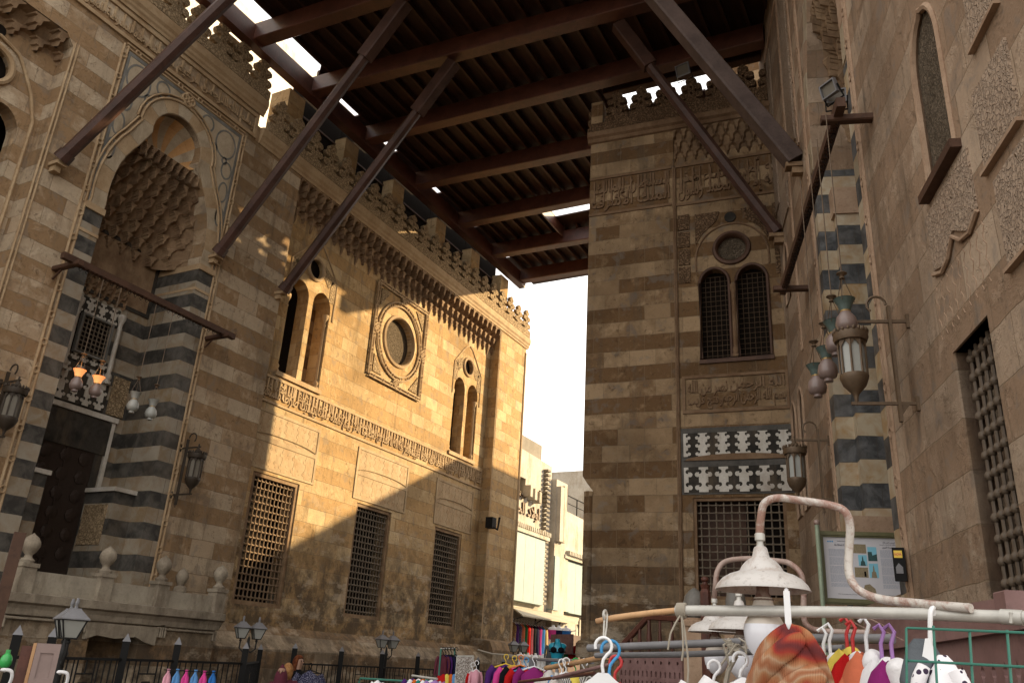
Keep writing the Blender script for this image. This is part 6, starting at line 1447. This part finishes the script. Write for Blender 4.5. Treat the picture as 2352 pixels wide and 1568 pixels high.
q.tube([a+Vector((0,math.cos(t)*.02,math.sin(t)*.02)) for t in [2*math.pi*j/10 for j in range(10)]],.005,5,closed=True); tag(recenter(q.build('wire_loop',M['galv'],smooth=True),a),'wire loop hooked over the tip of the stripped stick','wire')
plastic_hanger(onf(1640,1530,3.9),fc,.24,M['plastic_white'],'white plastic hanger left of the orange blanket, above printed top',hook=.05)
plastic_hanger(onf(1700,1514,3.6),fc,.26,M['plastic_white'],'white plastic hanger just left of the orange blanket',hook=.055)
p=onf(1640,1562,3.85); hung('baby_vest',p,fc,.30,.4,M['c_white'],'white baby top with blue print below the left white hanger','white baby tops left of the blanket',None,200)
p=onf(1705,1553,3.55); hung('baby_vest',p,fc,.32,.4,M['c_white'],'white baby top below the right white hanger, beside the blanket','white baby tops left of the blanket',None,201)
# blanket with swirled print
s=N('swirled_blanket',.95,.05); P=s.obj(); dd=s.noise(P,2.6,3,.5,.8,out='Color'); v=s.n('VectorMath',operation='MULTIPLY_ADD'); s.put(dd,v.inputs[0]); v.inputs[1].default_value=(.5,.5,.5); s.put(P,v.inputs[2])
wv=s.n('TexWave'); s.put(v.outputs[0],wv.inputs['Vector']); wv.bands_direction='Z'; wv.inputs['Scale'].default_value=1.5; wv.inputs['Distortion'].default_value=2.4; wv.inputs['Detail Scale'].default_value=1.5; wv.inputs['Detail'].default_value=2
cr=s.n('ValToRGB'); s.put(wv.outputs['Fac'],cr.inputs[0]); el=cr.color_ramp.elements; el[0].color=(.12,.03,.03,1); el[0].position=.0; el[1].color=(.27,.11,.055,1); el[1].position=1
for ps,cc_ in ((.22,(.27,.04,.028,1)),(.45,(.29,.10,.045,1)),(.70,(.33,.16,.08,1)),(.86,(.37,.24,.15,1))): e=el.new(ps); e.color=cc_
wr=s.n('TexWave'); s.put(P,wr.inputs['Vector']); wr.inputs['Scale'].default_value=45; wr.inputs['Distortion'].default_value=.6
M['blanket']=s.done(cr.outputs[0],s.bump(s.math('ADD',wr.outputs['Fac'],s.noise(P,120,3)),.35,.004))
p=onf(1812,1452,3.1); t=thing('hanging_blanket',p,'orange and brown swirl-printed fleece blanket draped on a hanger in front','blanket')
n=horiz(toC(p)); u=Vector((-n.y,n.x,0)); f=Frame(p,u,n); q=MB()
def bl(i,j):
    a=2*math.pi*i; t_=j; W=.012+.095*math.sin(min(1,t_*4.5)*math.pi/2)**.8+.05*t_; D=.015+.065*min(1,t_*4)
    fo=1+.12*min(1,t_*3)*math.sin(3*a+5*t_)+.10*min(1,t_*3)*math.sin(7*a-7*t_)+.04*math.sin(15*a+9*t_)
    return f.P(math.cos(a)*W*(1+.06*math.sin(11*t_+a))-.035*t_, .02-.50*t_+.01*math.sin(a*3), math.sin(a)*D*fo)
q.grid(bl,72,60)
def swag(mb,P,w0,th,n=26,m=12):
    # a flat fold of cloth swept along P, thick in the middle, fading out at both ends
    C=smooth_path(P,8); L=len(C)-1
    def fn(i,j):
        k=j*L; k0=min(int(k),L-1); c=C[k0].lerp(C[k0+1],k-k0); d=(C[min(k0+1,L)]-C[max(k0-1,0)]).normalized(); sd=d.cross(f.n).normalized()
        e=(.35+.65*math.sin(math.pi*min(max(j,.02),.98))**.6); a=2*math.pi*i
        return c+sd*math.cos(a)*w0*e*(1+.08*math.sin(9*j))+f.n*math.sin(a)*th*e
    mb.grid(fn,m*2,n)
swag(q,[f.P(.045,-.01,.035),f.P(.0,-.045,.07),f.P(-.06,-.095,.08),f.P(-.115,-.17,.06),f.P(-.13,-.30,.03)],.036,.016)
swag(q,[f.P(.095,-.10,.03),f.P(.06,-.14,.085),f.P(.0,-.175,.095),f.P(-.05,-.235,.085),f.P(-.06,-.34,.06)],.044,.016)
swag(q,[f.P(.012,.02,.0),f.P(.055,-.01,.03),f.P(.085,-.07,.04),f.P(.115,-.16,.03),f.P(.13,-.28,.01)],.020,.014)
swag(q,[f.P(-.02,.015,.01),f.P(-.055,-.025,.03),f.P(-.065,-.06,.04),f.P(-.10,-.11,.03),f.P(-.12,-.16,.01)],.018,.014)
q.build('fleece',M['blanket'],t,smooth=True)
q=MB(); q.box(Frame(p,u,n),-.0105,.0105,-.045,.135,-.004,.006); q.tube([p+Z*.13-n*.0,p+Z*.14-n*.02,p+Z*.12-n*.05],.008,6); q.build('hanger_strap',M['plastic_white'],t,smooth=True)
# baby clothes row
rows=[(1893,1507,3.9,'yellow',None,'white','pale yellow baby suit at the left of the row right of the blanket'),(1907,1500,3.8,'white','red','white','white and red baby suit second in the row right of the blanket'),(1946,1486,3.75,'yellow',None,'red','bright yellow baby suit on a red hanger'),(1960,1497,3.65,'white','red','red','white fleece suit with red front right of the yellow one'),(1991,1492,3.55,'white','coral','white','white fleece suit with coral lining in the middle of the row'),(2026,1510,3.5,'white',None,'purple','small white suit on a purple hanger'),(2050,1512,3.4,'white','magenta','purple','white suit with magenta front beside the green wire grid')]
for i,(px,py,d,c,tr,hc,lb) in enumerate(rows):
    p=onf(px,py,d); w_=.17; t=thing('baby_suit',p,lb,'baby suit','fleece baby suits in the front row'); n=horiz(toC(p)+Vector((-1.0,0,0))); u=Vector((-n.y,n.x,0)); f=Frame(p,u,n)
    q=MB()
    rr=random.Random(i*7+1); a_,b_=rr.uniform(0,6),rr.uniform(0,6)
    def bs(i_,j_):
        a=2*math.pi*i_; t_=j_; W=(.022+.052*min(1,t_*5)**.5); D=.03+.055*min(1,t_*3)
        fo=1+.15*math.sin(3*a+a_+4*t_)+.08*math.sin(6*a+b_)
        return f.P(-.02+math.cos(a)*W,-.005-.42*t_-.02*abs(math.cos(a)),.02+math.sin(a)*D*fo)
    q.grid(bs,28,18)
    for sg in (-1,1): q.tube(smooth_path([f.P(sg*.04,-.08,0),f.P(sg*.078,-.13,.03),f.P(sg*.085,-.22,.05),f.P(sg*.07,-.30,.06)],4),[.028]*12+[.024],10)
    q.build('fleece_body',M['c_'+(tr or c)],t,smooth=True)
    q=MB(); q.grid(lambda i_,j_:(lambda a,e:f.P(.022+math.sin(e)*math.cos(a)*.040*(1+.12*math.sin(3*a+a_)),-.05+math.cos(e)*.055-.25*max(0,j_-.5)*.3,.012+math.sin(e)*math.sin(a)*.066*(1+.10*math.sin(4*e+b_))))(2*math.pi*i_,math.pi*j_),24,14)
    q.tube(smooth_path([f.P(.045,-.05,.02),f.P(.055,-.12,.035),f.P(.05,-.20,.045),f.P(.045,-.27,.05)],4),[.028]*8+[.026,.025,.024,.022,.02],10)
    q.build('hood',M['c_'+c],t,smooth=True)
    q=MB(); m_=M['plastic_'+hc]; q.tube([f.P(0,-.02,0),f.P(.0,.05,0),f.P(.015,.09,.0),f.P(.0,.115,0),f.P(-.02,.10,0)],.007,6); q.build('hanger_hook',m_,t,smooth=True)
p=onf(2128,1474,2.9); t=thing('fleece_coat',p,'grey and white coat with dark dalmatian spots behind the green wire grid','coat'); n=horiz(toC(p)+Vector((-.8,0,0))); u=Vector((-n.y,n.x,0)); f=Frame(p,u,n)
q=MB(); q.grid(lambda i,j:f.P(math.cos(2*math.pi*i)*(.02+.050*min(1,j*3)**.6)-.02,.01-.35*j,math.sin(2*math.pi*i)*(.03+.06*min(1,j*3))*(1+.12*math.sin(6.28*i*3+j*4))-.02),28,18); q.build('grey_lining',M['c_grey'],t,smooth=True)
q=MB(); q.grid(lambda i,j:f.P(.045+math.cos(2*math.pi*i)*(.012+.052*min(1,j*2.6)**.6),-.035-.35*j,.02+math.sin(2*math.pi*i)*(.02+.065*min(1,j*3))*(1+.15*math.sin(6.28*i*4+j*5))),32,20)
q.tube(smooth_path([f.P(.0,-.07,.05),f.P(-.02,-.13,.07),f.P(-.03,-.28,.07)],5),[.02]*9+[.024,.024],10); q.tube(smooth_path([f.P(.08,-.08,.04),f.P(.105,-.16,.05),f.P(.105,-.32,.05)],5),.024,10)
q.build('spotted_fleece',M['c_dalmatian'],t,smooth=True)
q=MB(); q.tube(smooth_path([f.P(.0,-.08,.0),f.P(.01,0,.0),f.P(.02,.08,0),f.P(.025,.10,-.02),f.P(.02,.08,-.03)]),.007,7); q.prism(f,[(-.02,-.08),(.03,-.08),(.02,.01),(.005,.01)],.02,.028); q.build('clear_hanger',M['plastic_white'],t,smooth=True)
for i,(px,py) in enumerate(((1935,1440),(1965,1438))): pass
# green wire grid
gw=thing('wire_grid',onf(2220,1500,2.45),'green painted wire grid in the lower right corner','wire grid')
q=MB(); gp=lambda px,py:onf(px,py,2.6-.0009*(px-2083))
for ya,yb in ((1441,1454),(1516,1533),(1592,1611)): q.tube([gp(2083,ya),gp(2400,yb)],.0032,6)
q.build('long_wires',M['leafgreen2'] if 'leafgreen2' in M else M['leafgreen'],gw)
q=MB()
for xa,ya,xb in ((2083,1441,2085),(2145,1436,2158),(2228,1447,2240),(2314,1446,2330)): q.tube([gp(xa,ya)+n*.006,gp(xb,1640)+n*.006],.0032,6)
q.build('cross_wires',M['leafgreen'],gw)
# plum wooden stall, side boards running away from the camera
sb=thing('wooden_stall',onf(2300,1500,2.9),'plum-painted wooden stall with pierced side boards at the lower right','stall')
A0=onf(2330,1385,3.75); A1=onf(1992,1446,6.0); A1.z=A1.z
q=MB(); q.beam(A0-Z*.06,A1-Z*.03,.03,.17); q.build('upper_fascia',M['stallwood'],sb)
q=MB(); e=horiz(A1-A0); q.beam(A0-e*.08+Z*.0,A0+e*.03+Z*.0,.12,.08,ch=.005); q.build('beam_end',M['stallwood'],sb)
B0=onf(2420,1420,3.4); B1=onf(1960,1496,6.2); u=horiz(B1-B0); f=Frame((B0.x,B0.y,0),u,-u.cross(Z)); L=(B1-B0).xy.length; slope=(B1.z-B0.z)/L
def keyh(x,y,s): return [(x-.012*s,y-.03*s),(x+.012*s,y-.03*s),(x+.014*s,y-.008*s),(x+.022*s,y),(x+.020*s,y+.022*s),(x+.007*s,y+.034*s),(x,y+.05*s),(x-.007*s,y+.034*s),(x-.020*s,y+.022*s),(x-.022*s,y),(x-.014*s,y-.008*s)]
top=lambda x:B0.z+slope*x
holes=[star(.16,top(.16)-.17,.045)]+[keyh(.32+.115*i,top(.32+.115*i)-.17,1.0) for i in range(14)]
q=MB(); q.prism(f,[(0,0.3),(L,.3),(L,top(L)-.02),(0,top(0)-.02)],-.012,.012,holes); q.build('pierced_side',M['stallwood'],sb)
q=MB(); q.box(f,-.1,L,.3,top(L)-.25,.40,.45); q.build('inner_board',M['stallwood'],sb)
q=MB(); q.beam(B0+Z*.0+f.n*.02,B1+Z*.0+f.n*.02,.045,.05); q.build('top_rail',M['stallwood'],sb)
q=MB(); 
for xx,yy,dx in ((2110,1425,50),(2030,1436,-14),(1995,1446,40),(2075,1470,30)):
    a=onf(xx,yy,4.0); q.tube([a,a+Vector((-.06,-.02,.03))],.003,5)
q.build('bent_nails',M['flaky2'],sb)

# ================================================================ left foreground
a=onf(0,1395,6.5); b=onf(47,1222,6.5); q=MB(); q.beam(a+(a-b)*1.5,b,.07,.07); tag(recenter(q.build('wooden_prop',M['darkwood']),a),'dark red wooden prop leaning at the lower left edge','prop')
f=Frame(onf(78,1475,6.2),horiz(onf(120,1475,6.2)-onf(78,1475,6.2)),horiz(toC(onf(78,1475,6.2)))); t=thing('cupboard_door',f.P(0,-1,0),'pinkish grey panelled cupboard door with raw brown edge at the lower left','door')
M['pinkgrey']=flat('pink_grey_paint',(.26,.19,.17),.6,.3,0,.3,9,.15)
q=MB(); q.prism(f,rect(.02,.155,-1.4,.0),-.02,.01,[rect(.05,.125,-.20,-.055),rect(.045,.08,-.7,-.26),rect(.095,.13,-.7,-.26)]); q.box(f,.03,.145,-1.3,-.03,-.015,.0); q.build('door_leaf',M['pinkgrey'],t)
q=MB(); q.box(f,-.0,.018,-1.4,.0,-.02,.012); q.build('raw_edge',M['rawwood'],t); q=MB(); q.box(f,-.06,-.002,-1.4,-.02,-.14,-.02); q.build('side_board',M['railwood'],t)
for i,(px,py,c,lb) in enumerate(((18,1540,'white','white strip of cloth tied round a black post at the lower left'),(146,1545,'white','white rag tied below the nearest street lamp'))):
    p=onf(px,py,8.6); q=MB(); q.tube(smooth_path([p+Vector((-.04,0,0)),p+Vector((.0,-.05,.01)),p+Vector((.05,0,0)),p+Vector((.04,.02,-.08)),p+Vector((-.02,0,-.2)),p+Vector((-.05,0,-.34))]),.014,6); tag(recenter(q.build('tied_rag',M['c_'+c],smooth=True),p),lb,'rag','rags tied at the lower left')
p=onf(14,1517,9.5); q=MB(); q.ball(p,.055,10,8,(1,1,1.3)); q.tube([p+Z*.05,p+Z*.10],.02,6); tag(recenter(q.build('green_bottle',M['plastic_green'],smooth=True),p),'small bright green bottle between black posts at the left edge','bottle')
